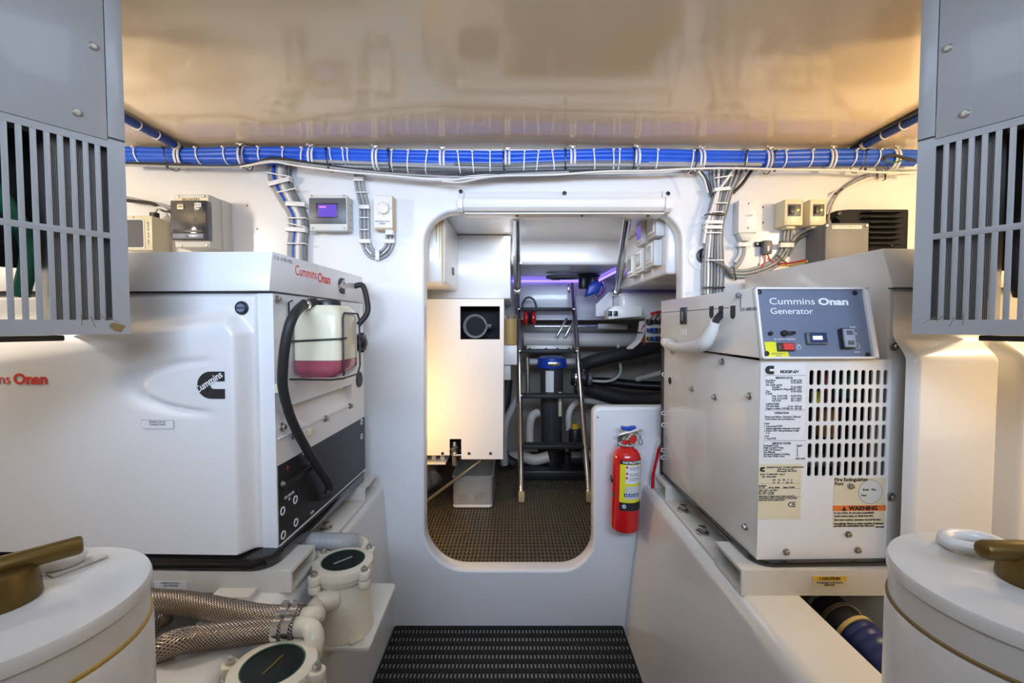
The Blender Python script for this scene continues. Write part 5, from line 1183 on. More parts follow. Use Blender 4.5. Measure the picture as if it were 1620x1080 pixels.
def strainer(cx, cy, zl, rot, label):
    t = thing('raw_water_strainer', label, 'strainer', (cx, cy, SZ), R(rot), local=True)
    h = zl-SZ; r = 0.062
    MB().lathe([(0, 0.0005), (r+0.004, 0.0005), (r+0.004, 0.006), (r, 0.010), (r-0.001, h*0.52), (r-0.004, h*0.60), (r-0.006, h-0.040), (r+0.002, h-0.032), (r+0.002, h-0.022), (0, h-0.022)], 40).build('body', M_creamcast, t, ang=45)
    ld = MB().lathe([(r-0.01, h-0.0215), (r+0.006, h-0.0215), (r+0.007, h-0.016), (r+0.004, h-0.003), (r-0.004, h), (r-0.014, h), (r-0.015, h-0.003)], 40).build('lid_ring', M_creamcast, t, ang=45)
    MB().lathe([(0, h-0.0035), (r-0.0135, h-0.0035), (r-0.0135, h-0.0015), (0, h-0.0015)], 36).build('sight_glass', M_glassd, t)
    MB().tube([((r-0.0145)*math.cos(a), (r-0.0145)*math.sin(a), h-0.001) for a in [2*math.pi*i/28 for i in range(28)]], 0.0018, 5, 1, closed=True).build('gasket', M_gasket, t)
    MB().box((-0.022, -0.002, h-0.0014), (0.022, 0.002, h-0.0004), M=Matrix.Rotation(R(35), 4, 'Z')).build('reflector_bar', M_brass if rot > 30 else M_cgrey, t)
    for i in range(4):
        a = R(45+90*i); c_, s_ = math.cos(a), math.sin(a)
        lg = MB().cyl((c_*(r+0.012), s_*(r+0.012), h-0.022), (c_*(r+0.012), s_*(r+0.012), h-0.004), 0.0135, n=16, bev=0.002).box((-0.012, r-0.004, h-0.022), (0.012, r+0.012, h-0.005), 0.002, M=Matrix.Rotation(a-math.pi/2, 4, 'Z')).build('lid_lug', M_creamcast, ld)
        MB().cyl((c_*(r+0.012), s_*(r+0.012), h-0.040), (c_*(r+0.012), s_*(r+0.012), h-0.024), 0.0135, n=16, bev=0.002).build('body_lug', M_creamcast, t)
        MB().lathe([(0, h-0.004), (0.0075, h-0.004), (0.0075, h+0.003), (0, h+0.003)], 6, T((c_*(r+0.012), s_*(r+0.012), 0))).cyl((c_*(r+0.012), s_*(r+0.012), h), (c_*(r+0.012), s_*(r+0.012), h+0.007), 0.004, n=10).build('nut', M_bolt, lg)
    for i in range(3):
        a = R(-60+120*i); c_, s_ = math.cos(a), math.sin(a)
        MB().box((-0.016, r-0.008, 0.0005), (0.016, r+0.012, 0.008), 0.003, M=Matrix.Rotation(a-math.pi/2, 4, 'Z')).build('foot', M_creamcast, t)
    return t
S1 = PY(545, 884, 1.06); S2 = PY(432, 1049, 0.735)
ZL1, ZL2 = 0.545, 0.540
S1 = PZ(543, 885, ZL1); S2 = PZ(432, 1050, ZL2)
t1 = strainer(S1.x, S1.y, ZL1, 12, 'cream bronze strainer with a dark sight glass nearer the doorway')
MB().cyl((-0.01, -0.045, 0.100), (-0.045, -0.070, 0.102), 0.024, 0.022, n=20, bev=0.003).build('inlet_boss', M_creamcast, t1)
t2 = strainer(S2.x, S2.y, ZL2, 40, 'cream bronze strainer with a dark sight glass in front of the braided hoses')
# elbows and braided hoses
I1 = T((S1.x, S1.y, SZ)) @ Matrix.Rotation(R(12), 4, 'Z')
HZ_ = BZ+0.0235
e1 = PZ(478, 976, HZ_)
t = thing('braided_hose', 'braided steel hose running to the small strainer nearer the doorway', 'hose', PZ(330, 970, BZ))
MB().tube([PZ(120, 925, HZ_+0.01), PZ(222, 947, HZ_), PZ(290, 953, HZ_), PZ(360, 966, HZ_), PZ(420, 976, HZ_), e1], 0.0215, 16, 10).build('hose', M_braid, t, ang=70)
en = I1 @ Vector((-0.045, -0.070, 0.102))
MB().tube([e1+Vector((-0.01, 0.0, 0)), e1+Vector((0.02, 0.010, -0.004)), e1.lerp(en, 0.55)+Vector((0.012, -0.008, -0.002)), en, en.lerp(I1 @ Vector((0, -0.03, 0.1)), 0.4)], 0.0165, 14, 6).build('elbow', M_creamcast, t, ang=60)
def clampring(t, p, d, r):
    o = MB().lathe([(r, -0.006), (r+0.0015, -0.006), (r+0.0015, 0.006), (r, 0.006)], 24, nz(p, d)).build('hose_clamp', M_chrome, t)
    MB().box((-0.006, -0.004, r), (0.006, 0.004, r+0.008), 0.001, M=T(p)).build('clamp_screw', M_bolt, o)
clampring(t, e1.lerp(PZ(420, 976, HZ_), 0.18), e1-PZ(420, 976, HZ_), 0.0218); clampring(t, e1.lerp(PZ(420, 976, HZ_), 0.45), e1-PZ(420, 976, HZ_), 0.0218)
e2 = PZ(468, 992, HZ_+0.002)
t = thing('braided_hose', 'braided steel hose curving up out of the well to the strainer in front', 'hose', PZ(330, 1010, BZ))
MB().tube([PZ(262, 1075, 0.42), PZ(240, 1050, 0.49), PZ(262, 1022, HZ_), PZ(320, 1008, HZ_), PZ(390, 1000, HZ_), PZ(430, 996, HZ_), e2], 0.0205, 16, 10).build('hose', M_braid, t, ang=70)
MB().tube([e2+Vector((-0.01, 0, 0)), e2+Vector((0.022, 0, 0.0)), e2+Vector((0.040, -0.016, -0.012)), Vector((S2.x+0.035, S2.y+0.045, ZL2-0.055))], 0.0165, 14, 6).build('elbow', M_creamcast, t, ang=60)
clampring(t, e2.lerp(PZ(430, 996, HZ_), 0.25), (1, 0, 0), 0.0208); clampring(t, e2.lerp(PZ(430, 996, HZ_), 0.7), (1, 0, 0), 0.0208)
t = thing('braided_hose', 'short braided steel hose bending down into the well under the other two', 'hose', PZ(240, 1000, 0.46))
MB().tube([PZ(205, 1030, 0.46), PZ(222, 1003, 0.475), PZ(243, 986, 0.48), PZ(258, 975, 0.475), PZ(252, 966, 0.45), PZ(225, 966, 0.44), PZ(180, 968, 0.43)], 0.0205, 14, 8).build('hose', M_braid, t, ang=70)
# grey suction hose by the small strainer
a = PZ(478, 858, 0.56); b = PZ(560, 857, 0.545)
t = thing('suction_hose', 'grey ribbed hose leaving the small strainer under the black drip tray', 'hose', PZ(520, 862, 0.53))
mb = MB(); pts = smoothpath([PZ(470, 856, 0.55), PZ(500, 856, 0.55), PZ(540, 857, 0.545), PZ(563, 858, 0.53)], 12)
mb.tube(pts, 0.0215, 14, 1, rad=lambda s: 1.0+0.05*math.sin(s*90)); mb.build('hose', M_cgrey, t, ang=60)
MB().tube([PZ(560, 857, 0.53), PZ(575, 862, 0.515), Vector((S1.x+0.03, S1.y+0.045, ZL1-0.05))], 0.016, 12).build('spigot', M_creamcast, t, ang=60)
# sea water pipe in the starboard well
t = thing('raw_water_hose', 'thick black and blue hose rising from a flange in the well under the cream generator', 'hose', (0.66, 0.9, 0.30))
A = PZ(1300, 945, 0.44); 
pts = [Vector((0.69, 1.02, 0.458)), Vector((0.695, 0.97, 0.452)), Vector((0.70, 0.92, 0.446)), Vector((0.71, 0.87, 0.435)), Vector((0.72, 0.80, 0.41)), Vector((0.74, 0.70, 0.36)), Vector((0.76, 0.60, 0.28))]
MB().tube(pts, 0.043, 20, 6).build('hose', M_rubber, t, ang=60)
PP_ = smoothpath(pts, 10)
MB().tube(PP_[22:42], 0.0455, 20, 1, rad=lambda s: 1.0+0.035*math.sin(s*38)).build('blue_sleeve', mat('blue_silicone', (0.008, 0.018, 0.13), 0.4), t, ang=60)
MB().lathe([(0.0, 0), (0.080, 0), (0.080, 0.012), (0.052, 0.018), (0.050, 0.05), (0.0, 0.05)], 32, nz((0.69, 1.035, 0.46), (0, -1, -0.1))).build('flange', M_cdark, t)
for j_, m in ((14, M_bolt), (21, M_stain), (43, M_stain), (52, M_bolt)):
    MB().lathe([(0.0445, -0.004), (0.048, -0.004), (0.048, 0.004), (0.0445, 0.004)], 28, nz(PP_[j_], PP_[j_+1]-PP_[j_])).build('hose_band', m, t)
MB().tube([(0.612, 1.0, 0.49), (0.615, 0.88, 0.47), (0.64, 0.78, 0.42), (0.66, 0.70, 0.38), (0.68, 0.60, 0.34)], 0.020, 12).build('black_hose', M_rubber, t, ang=60)
for k_ in range(4): bolt(t, Vector((0.69+0.066*math.cos(R(45+90*k_)), 1.022, 0.458+0.066*math.sin(R(45+90*k_)))), (0, -1, 0), 1.2)
MB().cyl((0.76, 0.76, 0.30), (0.84, 0.72, 0.27), 0.055, n=24, bev=0.01).build('pump_head', M_black, t)
MB().box((0.80, 0.95, 0.02), (0.86, 1.15, 0.50), 0.01).build('support_web', M_bed, t)
tag(MB().box((0.594, -1.2, 0.0), (1.8, WY-0.001, 0.15), 0).build('engine_well', M_hull), 'dark well beside the bed under the cream generator', None, None, 'structure')
tag(MB().box((-1.8, -1.2, 0.0), (-0.604, WY-0.001, 0.15), 0).build('engine_well', M_hull), 'dark well beside the bed under the red lettered generator', None, None, 'structure')
# ================================================================== aft compartment, seen through the doorway
XZ = Matrix(((1, 0, 0, 0), (0, 0, 1, 0), (0, 1, 0, 0), (0, 0, 0, 1)))
t = thing('overhead_locker', 'white moulded overhead locker with yellow drip stains beyond the doorway', 'locker', (-0.6, 2.0, 1.242))
lk = MB().box((-0.99, 1.72, 1.242), (-0.262, 2.12, 1.504), 0.016, 3).build('locker_body', M_wall, t)
MB().box((-0.262, 1.90, 1.295), (-0.256, 1.935, 1.325), 0.001).build('latch_slot', M_cdark, t)
for px, w_, ya, yb in ((690, 0.005, 346, 383), (699, 0.006, 346, 452), (695, 0.003, 346, 410)):
    a = PY(px, ya, 1.719); b = PY(px, yb, 1.719)
    MB().prism([(a.x-w_, a.z), (a.x+w_, a.z), (a.x+w_*0.7, (a.z+b.z)/2), (a.x+w_*0.35, b.z), (a.x-w_*0.3, b.z), (a.x-w_*0.5, (a.z+b.z)/2)], 0, 0.0008, fr((0, 1.7203, 0), (1, 0, 0), (0, -1, 0))).build('drip_stain', M_stain, lk)
t = tag(MB().box((-0.99, 2.122, 1.207), (-0.022, 2.98, 1.503), 0.008).build('moulded_locker', M_wall), 'white moulded locker face between the stained locker and the ladder', 'locker')
# front cabinet
t = thing('equipment_cabinet', 'white cabinet with a square vent cut-out lit warm from one side', 'cabinet', (-0.33, 2.2, 0.49))
cy = 2.0
def cp(px, py): q = PY(px, py, cy); return (q.x, q.z)
tl_, br_ = cp(797, 473), cp(797, 726)
n0, n1, n2 = cp(711, 720), cp(711, 694), cp(730, 694)
out = [(-0.62, n0[1]), n0, n1, n2, (n2[0], br_[1]), (br_[0]-0.004, br_[1]), (tl_[0], tl_[1]), (-0.62, tl_[1])]
h0, h1 = cp(728, 537), cp(791, 484)
plate('front_panel', [out, [h0, (h1[0], h0[1]), h1, (h0[0], h1[1])]], 0.012, FRONT(cy), M_genR, t, bev=0.0008)
MB().box((br_[0]-0.014, cy+0.0125, br_[1]), (br_[0]-0.004, 2.40, tl_[1])).build('side_panel', M_genR, t)
MB().box((-0.62, cy+0.0125, tl_[1]-0.012), (br_[0]-0.015, 2.40, tl_[1])).build('top_panel', M_genR, t)
MB().box((-0.62, cy+0.16, br_[1]), (br_[0]-0.015, cy+0.17, tl_[1]-0.013)).build('dark_inner_panel', M_sink, t)  # black panel in place of the shade behind the cut-out
q = PY(752, 516, cy+0.06)
o = MB().lathe([(0.050, 0), (0.054, 0), (0.054, 0.08), (0.044, 0.085), (0.044, 0.02), (0.050, 0.02), (0.050, 0)], 28, nz((q.x, cy+0.05, q.z), (0, 1, 0))).build('vent_duct', M_cdark, t)
MB().lathe([(0, 0.03), (0.049, 0.03), (0.049, 0.032), (0, 0.032)], 24, nz((q.x, cy+0.05, q.z), (0, 1, 0))).build('dark_duct_disc', M_sink, o)  # black disc paints the darkness inside the duct
MB().box((q.x+0.045, cy+0.05, q.z-0.012), (q.x+0.075, cy+0.08, q.z+0.012), 0.003).build('clamp_lug', M_black, o)
for px in (670, 700, 742, 776): screw(t, (PY(px, 717, cy).x, cy, PY(px, 717, cy).z), (0, -1, 0), 1.1, ME_SCREWB)
q = PY(719, 712, cy+0.04)
vv = thing('drain_valve', 'corroded metal drain valve in the notch of the white cabinet', 'valve', (q.x, q.y, q.z-0.06))
MB().cyl((q.x, q.y, q.z-0.07), (q.x, q.y, q.z+0.04), 0.011, n=12, bev=0.002).sphere((q.x, q.y, q.z-0.015), 0.017).cyl((q.x-0.01, q.y-0.02, q.z+0.01), (q.x+0.012, q.y, q.z+0.015), 0.008, n=10).build('valve_body', M_bolt, vv)
MB().box((q.x-0.002, q.y-0.035, q.z-0.018), (q.x+0.038, q.y-0.028, q.z-0.010), 0.002).build('valve_lever', M_chrome, vv)
# small ledge and rubbish below
q = PY(685, 733, 2.02)
t = thing('pipe_bracket', 'pale bracket ledge under the white cabinet', 'bracket', (q.x, 2.05, q.z))
MB().box((-0.62, 2.02, q.z-0.006), (PY(705, 733, 2.02).x, 2.2, q.z+0.004), 0.002).build('ledge', M_frame, t)
for px in (672, 686, 700): x = PY(px, 730, 2.06).x; MB().box((x-0.010, 2.06, q.z+0.004), (x+0.010, 2.09, q.z+0.05), 0.002).build('upright', M_frame, t)
a = PZ(662, 802, FZ2+0.021); b = PY(762, 727, 2.17)
tag(MB().cyl(a, b, 0.008, n=12, bev=0.002).build('boat_pole', mat('dull_aluminium', (0.45, 0.42, 0.34), 0.35, 0.7)), 'slim metal pole leaning across the clear plastic bin', 'pole')
mb = MB(); q = PZ(682, 782, FZ2+0.013)
def bag(u, v):
    a = 2*math.pi*u; h = v; r = (0.085*math.sin(math.pi*min(1, 0.12+0.88*v)**0.8)+0.004)*(1+0.16*math.sin(5*a+6*v)+0.08*math.sin(11*a))
    return (q.x-0.06+r*math.cos(a), q.y+0.10+r*math.sin(a), FZ2+0.0125+0.17*h)
mb.grid(bag, 40, 16); bmesh.ops.remove_doubles(mb.bm, verts=mb.bm.verts[:], dist=0.0008)
tag(mb.build('plastic_bag', mat('crumpled_film', (0.30, 0.29, 0.27), 0.3, var=0.25, scale=30, bump=0.6, bscale=60), ang=60), 'crumpled grey plastic bag on the matting under the white cabinet', 'bag')
# clear bin
B0 = PZ(716, 803, FZ2+0.0125); B1 = PZ(779, 803, FZ2+0.0125); bz1 = FZ2+0.165
t = thing('storage_bin', 'clear plastic storage bin with loose nuts on the dark matting', 'bin', ((B0.x+B1.x)/2, B0.y+0.15, FZ2+0.0125))
bx0, bx1, by0, by1, bb = B0.x, B1.x, B0.y, B0.y+0.34, FZ2+0.0125
MB().prism(rrect(bx0, by0, bx1, by1, 0.02, 5), bb, bb+0.016, I4, 0.004).build('bin_base', M_white, t)
plate('bin_wall', [rrect(bx0, by0, bx1, by1, 0.02, 5), rrect(bx0+0.003, by0+0.003, bx1-0.003, by1-0.003, 0.018, 5)], bz1-bb-0.016, T(0, 0, bz1), M_clear, t)
plate('bin_rim', [rrect(bx0-0.005, by0-0.005, bx1+0.005, by1+0.005, 0.022, 5), rrect(bx0+0.002, by0+0.002, bx1-0.002, by1-0.002, 0.018, 5)], 0.008, T(0, 0, bz1+0.008), M_clear, t)
for i, (u_, v_, s_) in enumerate(((0.25, 0.05, 0.016), (0.45, 0.04, 0.014), (0.62, 0.05, 0.013), (0.38, 0.10, 0.015), (0.75, 0.09, 0.012), (0.55, 0.12, 0.014))):
    tag(MB().tube([(bx0+(bx1-bx0)*u_+s_*math.cos(a), by0+v_, bb+0.030+0.02*(i % 2)+s_*math.sin(a)) for a in [2*math.pi*k_/14 for k_ in range(14)]], 0.0045, 7, 2, closed=True).build('pipe_ring', M_inkw if i % 2 else M_brass, ang=60), 'loose pipe fitting ring inside the clear storage bin', 'fitting', 'rings in the clear bin')

# ladder
t = thing('ladder', 'stainless boarding ladder with black treads standing beyond the doorway', 'ladder', (0.2, 2.32, FZ2+0.0125))
LA = PZ(825, 793, FZ2+0.0125); LB = PZ(932, 793, FZ2+0.0125); LT = Vector((LA.x-0.016, 2.90, 1.30)); LTB = Vector((LB.x-0.016, 2.90, 1.30))
for a, b in ((LA, LT), (LB, LTB)):
    a1 = Vector((a.x, a.y, FZ2+0.03)); d = (b-a1)
    MB().tube([a1, a1+d*0.33, a1+d*0.66, b, b+Vector((0, 0.035, 0.035)), b+Vector((0, 0.085, 0.025))], 0.0155, 14, 6).build('rail', M_chrome, t, ang=60)
    MB().box((-0.016, -0.016, 0), (0.016, 0.016, 0.052), 0.004, M=T((a.x, a.y, FZ2+0.0128))).build('rubber_foot', mat('tan_rubber', (0.52, 0.40, 0.22), 0.5), t)
    MB().box((b.x-0.022, b.y+0.078, b.z-0.005), (b.x+0.022, b.y+0.099, b.z+0.055), 0.004).build('wall_bracket', M_chrome, t)
for zr in (0.432, 0.683, 0.930, 1.182):
    f_ = (zr-FZ2)/(1.30-FZ2); y = LA.y+(2.90-LA.y)*f_; xa = LA.x-0.016*f_; xb = LB.x-0.016*f_
    o = MB().box((xa+0.012, y-0.035, zr-0.012), (xb-0.012, y+0.035, zr+0.010), 0.004).build('tread', M_rubber, t)
    for x in (xa+0.008, xb-0.008): MB().cyl((x-0.008, y-0.012, zr), (x+0.012, y-0.012, zr), 0.010, n=12).build('tread_boss', M_chrome, o)
# hatch stays
for a, b, lab in ((PY(817, 341, 1.78), PY(818, 457, 2.5), 'stainless hatch stay beside the white moulded panel'), (PY(993, 345, 1.78), PY(976, 459, 2.5), 'stainless hatch stay beside the column of small instrument boxes')):
    t = thing('hatch_stay', lab, 'stay', b); a = Vector((a.x, a.y, 1.503))
    MB().cyl(a, b, 0.0170, n=16).build('tube', M_chrome, t)
    MB().cyl(a.lerp(b, 0.55)+Vector((0.016, 0, 0)), b+Vector((0.012, 0, 0)), 0.008, n=12).build('inner_rod', M_bolt, t)
    MB().box(b-Vector((0.02, 0.02, 0.03)), b+Vector((0.02, 0.03, 0.012)), 0.004).build('stay_bracket', M_chrome, t)
# violet led strips
t = thing('led_strip', 'glowing violet light strip along the top of the transom', 'light', (0.25, 2.985, 1.37))
MB().box((-0.018, 2.985, 1.366), (0.53, 2.997, 1.376)).build('strip', M_led, t)
t = thing('led_strip', 'glowing violet light strip along the instrument console', 'light', (0.54, 2.7, 1.37))
MB().box((0.535, 2.45, 1.366), (0.545, 2.97, 1.376)).build('strip', M_led, t)
# console with instrument boxes
t = tag(MB().box((0.552, 1.67, 1.272), (1.09, 2.42, 1.504), 0.012, 3).build('instrument_console', M_wall), 'white moulded console carrying small instrument boxes', 'console')
M_win = mat('grey_window', (0.30, 0.29, 0.24), 0.2, coat=0.5)
for i, (px, py, m) in enumerate(((1030, 357, M_win), (1012, 370, M_screen), (1027, 403, M_win), (1011, 413, M_win), (997, 421, M_win))):
    q = PX(px, py, 0.518); lab = ('instrument box with a grey window at the top of the console', 'instrument box with a lit violet window on the console', 'instrument box in the lower row of the console nearest the doorway', 'middle instrument box in the lower row of the console', 'instrument box in the lower row of the console nearest the hatch stay')[i]
    t = thing('instrument_box', lab, 'instrument', q-Vector((0, 0, 0.048)), group='instrument boxes on the console')
    MB().box((0.519, q.y-0.056, q.z-0.048), (0.5515, q.y+0.056, q.z+0.048), 0.004).build('case', M_lgrey, t)
    MB().box((0.515, q.y-0.040, q.z-0.034), (0.519, q.y+0.040, q.z+0.040), 0.001).build('bezel', M_white, t)
    MB().box((0.5135, q.y-0.030, q.z-0.022), (0.5152, q.y+0.030, q.z+0.030)).build('window', m, t)
# ledge with rocker box
t = tag(MB().box((0.56, 2.45, 1.120), (1.09, 2.97, 1.262), 0.03, 4).build('moulded_ledge', M_wall), 'white rounded ledge below the instrument console', 'ledge')
t = tag(MB().prism([(0.46, 1.135), (0.555, 1.135), (0.555, 1.27), (0.53, 1.27), (0.46, 1.20)], -2.62, -2.60, fr((0, 0, 0), (1, 0, 0), (0, -1, 0))).build('flap_panel', M_wall), 'white angled flap panel beside the rounded ledge', 'panel')
a = PY(963, 506, 2.33); b = PY(1016, 484, 2.33)
t = thing('rocker_box', 'white box with two small rocker switches under the rounded ledge', 'switch', ((a.x+b.x)/2, 2.36, a.z))
MB().prism([(a.x, a.z+0.004), (b.x, a.z+0.020), (b.x, b.z), (a.x+0.03, b.z), (a.x, b.z-0.02)], -2.45, -2.33, fr((0, 0, 0), (1, 0, 0), (0, -1, 0)) @ Matrix.Diagonal((1, 1, 1, 1)), 0.002).build('case', M_white, t)
for px in (965, 974):
    q = PY(px, 496, 2.328); MB().box((q.x-0.010, 2.322, q.z-0.012), (q.x+0.010, 2.331, q.z+0.014), 0.002).build('rocker', M_black, t)
# pump and blue cloth under the hatch
q = PY(922, 441, 2.70)
t = thing('wash_pump', 'black pump with a ring handle and a blue cloth hung under the hatch', 'pump', (q.x, 2.75, q.z-0.1))
MB().lathe([(0, 0), (0.06, 0), (0.075, 0.012), (0.06, 0.02), (0, 0.02)], 24, T((q.x+0.03, 2.70, q.z+0.005))).cyl((q.x+0.0, 2.68, q.z-0.06), (q.x+0.0, 2.68, q.z+0.01), 0.028, n=16, bev=0.004).cyl((q.x+0.055, 2.68, q.z-0.06), (q.x+0.055, 2.68, q.z+0.01), 0.034, n=16, bev=0.004).box((q.x-0.012, 2.69, q.z), (q.x+0.06, 2.71, 1.384), 0.003).build('pump_body', M_black, t)
MB().tube([Vector((q.x-0.115+0.095*math.cos(a), 2.70+0.06*math.sin(a), q.z+0.010)) for a in [2*math.pi*i/20 for i in range(20)]], 0.009, 8, 2, closed=True).build('ring_handle', M_cdark, t, ang=60)
MB().prism([(q.x-0.005, q.z-0.10), (q.x+0.075, q.z-0.075), (q.x+0.095, q.z-0.02), (q.x+0.05, q.z-0.005), (q.x+0.012, q.z-0.03)], -0.03, 0.03, T((0.01, 2.66, -0.01)) @ fr((0, 0, 0), (1, 0, 0), (0, -1, 0)), 0.012, 3).build('blue_cloth', M_blueplastic, t, ang=60)
MB().tube([(q.x+0.115, 2.72, q.z-0.02), (q.x+0.125, 2.70, q.z-0.05), (q.x+0.105, 2.68, q.z-0.085), (q.x+0.07, 2.66, q.z-0.11)], 0.010, 10).build('tap', M_chrome, t, ang=60)
t = tag(MB().box((PY(872, 442, 2.97).x, 2.955, PY(872, 443, 2.97).z), (PY(886, 438, 2.97).x, 2.984, PY(886, 438, 2.97).z), 0.002).build('led_connector', M_dkgrey), 'small dark connector on the violet light strip', 'connector')
# ear defenders
q = PY(838, 503, 2.82)
t = thing('ear_defenders', 'red and black ear defenders hanging behind the ladder', 'ear defenders', q-Vector((0, 0, 0.06)))
for dx in (-0.022, 0.022):
    MB().sphere((q.x+dx, q.y, q.z), 0.045, (0.42, 0.8, 1.0)).build('ear_cup', M_extred, t, ang=60)
    MB().sphere((q.x+dx*0.35, q.y, q.z), 0.043, (0.26, 0.8, 1.0)).build('cushion', M_black, t, ang=60)
MB().tube([(q.x-0.035, q.y, q.z+0.03), (q.x-0.045, q.y, q.z+0.08), (q.x-0.02, q.y, q.z+0.125), (q.x+0.02, q.y, q.z+0.118), (q.x+0.04, q.y, q.z+0.07), (q.x+0.035, q.y, q.z+0.03)], 0.006, 8).build('headband', M_black, t, ang=60)
# pipes across the transom
a = PY(828, 537, 2.93); b = PY(1014, 538, 2.93)
tag(MB().cyl(a, b, 0.046, n=24, bev=0.004).build('drain_pipe', M_pvc), 'fat white drain pipe running across behind the ladder', 'pipe')
t = thing('steering_rod', 'polished rod with a white sleeve above the fat drain pipe', 'rod', PY(900, 520, 2.87))
MB().cyl(PY(846, 516, 2.87), PY(950, 516, 2.87), 0.008, n=12).build('rod', M_chrome, t); MB().cyl(PY(946, 516, 2.87), PY(992, 517, 2.87), 0.017, n=14, bev=0.002).build('sleeve', M_white, t)
MB().cyl(PY(992, 517, 2.87), PY(1000, 517, 2.87), 0.009, n=10).build('rod_end', M_brass, t)
for px, lab in ((880, 'short steel bar across the fat drain pipe nearer the ear defenders'), (893, 'short steel bar across the fat drain pipe nearer the white sleeve')):
    tag(MB().cyl(PY(px, 534, 2.84), PY(px+17, 503, 2.86), 0.008, n=12, bev=0.003).build('hatch_pin', M_chrome), lab, 'bar', 'steel bars on the drain pipe')
a = PY(833, 558, 2.92); b = PY(905, 546, 2.92)
t = thing('filter_bracket', 'white steel wall bracket above the water filter', 'bracket', ((a.x+b.x)/2, 2.93, a.z))
MB().box((a.x, 2.90, a.z), (b.x, 2.93, b.z), 0.003).build('bracket_plate', M_frame, t)
for px in (838, 864, 882, 900): screw(t, (PY(px, 552, 2.9).x, 2.90, (a.z+b.z)/2), (0, -1, 0), 1.6, ME_SCREWB)
# water filter
q = PY(873, 572, 2.82)
t = thing('water_filter', 'tall dark water filter with a blue cap behind the ladder', 'filter', (q.x, 2.82, PY(873, 706, 2.82).z))
zb2 = PY(873, 706, 2.82).z
MB().lathe([(0, zb2), (0.060, zb2), (0.066, zb2+0.02), (0.072, q.z-0.035), (0, q.z-0.035)], 28, T((q.x, 2.82, 0))).build('housing', M_filter, t)
MB().lathe([(0, q.z-0.034), (0.090, q.z-0.034), (0.094, q.z-0.02), (0.090, q.z+0.025), (0.06, q.z+0.036), (0, q.z+0.036)], 32, T((q.x, 2.82, 0))).build('cap', M_blueplastic, t)
MB().lathe([(0.0, 0), (0.02, 0), (0.02, 0.07), (0, 0.07)], 16, nz((q.x+0.085, 2.82, q.z), (1, 0, 0))).build('port', M_pvc, t)
MB().lathe([(0.0, 0), (0.02, 0), (0.02, 0.07), (0, 0.07)], 16, nz((q.x-0.085, 2.82, q.z), (-1, 0, 0))).build('port', M_pvc, t)
MB().box((q.x-0.03, 2.724, q.z-0.020), (q.x+0.045, 2.735, q.z+0.004), 0.001).build('cap_label', M_chrome, t)
MB().lathe([(0.0722, q.z-0.18), (0.0728, q.z-0.18), (0.0732, q.z-0.05), (0.0726, q.z-0.05)], 10, T((q.x, 2.82, 0)), R(-125), R(-85)).build('label', M_paper, t)
MB().lathe([(0, FZ2+0.0705), (0.085, FZ2+0.0705), (0.085, zb2-0.01), (0.07, zb2-0.001), (0, zb2-0.001)], 24, T((q.x, 2.82, 0))).build('base', M_black, t)
# fluid jar in its holder
a = PY(797, 545, 2.34); b = PY(817, 498, 2.34); cx_ = (a.x+b.x)/2; r_ = (b.x-a.x)/2
t = thing('fluid_jar', 'clear jar of yellow fluid in a white holder beside the cabinet', 'jar', (cx_, 2.34, a.z))
MB().lathe([(0, a.z), (r_, a.z), (r_, b.z-0.02), (0, b.z-0.02)], 20, T((cx_, 2.345, 0))).build('fluid', M_amberliq, t)
MB().lathe([(r_+0.001, a.z-0.002), (r_+0.003, a.z-0.002), (r_+0.003, b.z), (r_-0.004, b.z+0.003), (0, b.z+0.003)], 20, T((cx_, 2.345, 0))).build('jar_wall', mat('thin_clear_plastic', (0.85, 0.84, 0.80), 0.1, trans=0.92), t)
t = thing('jar_holder', 'white bracket holder under the jar of yellow fluid', 'holder', (cx_, 2.34, PY(805, 600, 2.34).z))
c_ = PY(795, 576, 2.34); d_ = PY(818, 546, 2.34); MB().box((c_.x, 2.30, c_.z), (d_.x, 2.39, a.z-0.0025), 0.004).build('holder_cup', M_white, t)
c_ = PY(795, 600, 2.34); d_ = PY(808, 577, 2.34); MB().box((c_.x, 2.31, c_.z), (d_.x, 2.38, d_.z), 0.004).build('holder_stem', M_lgrey, t)
# hoses and plumbing
def hose(label, pts, r, m, nm='bilge_hose', cat='hose', n=12):
    return tag(MB().tube(pts, r, n, 8).build(nm, m, ang=60), label, cat)
P = lambda px, py, Y: PY(px, py, Y)
hose('thick black hose sweeping in above the lower hoses behind the ladder', [P(916, 582, 2.86), P(936, 572, 2.82), P(975, 562, 2.76), P(1015, 553, 2.66), P(1052, 543, 2.5), P(1090, 538, 2.4)], 0.042, M_rubber)
hose('thick black hose crossing low behind the extinguisher panel', [P(912, 614, 2.88), P(928, 615, 2.85), P(960, 624, 2.78), P(1000, 632, 2.68), P(1060, 632, 2.5), P(1100, 632, 2.45)], 0.045, M_rubber)
hose('second low black hose crossing behind the extinguisher panel', [P(930, 603, 3.02), P(970, 605, 2.98), P(1010, 609, 2.92), P(1070, 612, 2.84)], 0.030, M_black)
hose('grey conduit hanging from the fat drain pipe', [P(978, 545, 2.9), P(979, 565, 2.88), P(982, 585, 2.86), P(976, 597, 2.86), P(960, 603, 2.88), P(935, 602, 2.9)], 0.009, M_lgrey, 'conduit', 'conduit')
hose('ivory pipe lying across the hull side', [P(1008, 600, 2.75), P(1030, 594, 2.66), P(1048, 589, 2.6)], 0.016, M_pvc, 'water_pipe', 'pipe')
hose('white elbow pipe near the foot of the ladder', [P(838, 708, 2.75), P(838, 675, 2.75), P(841, 660, 2.75), P(847, 654, 2.77), P(851, 653, 2.78)], 0.026, M_pvc, 'elbow_pipe', 'pipe')
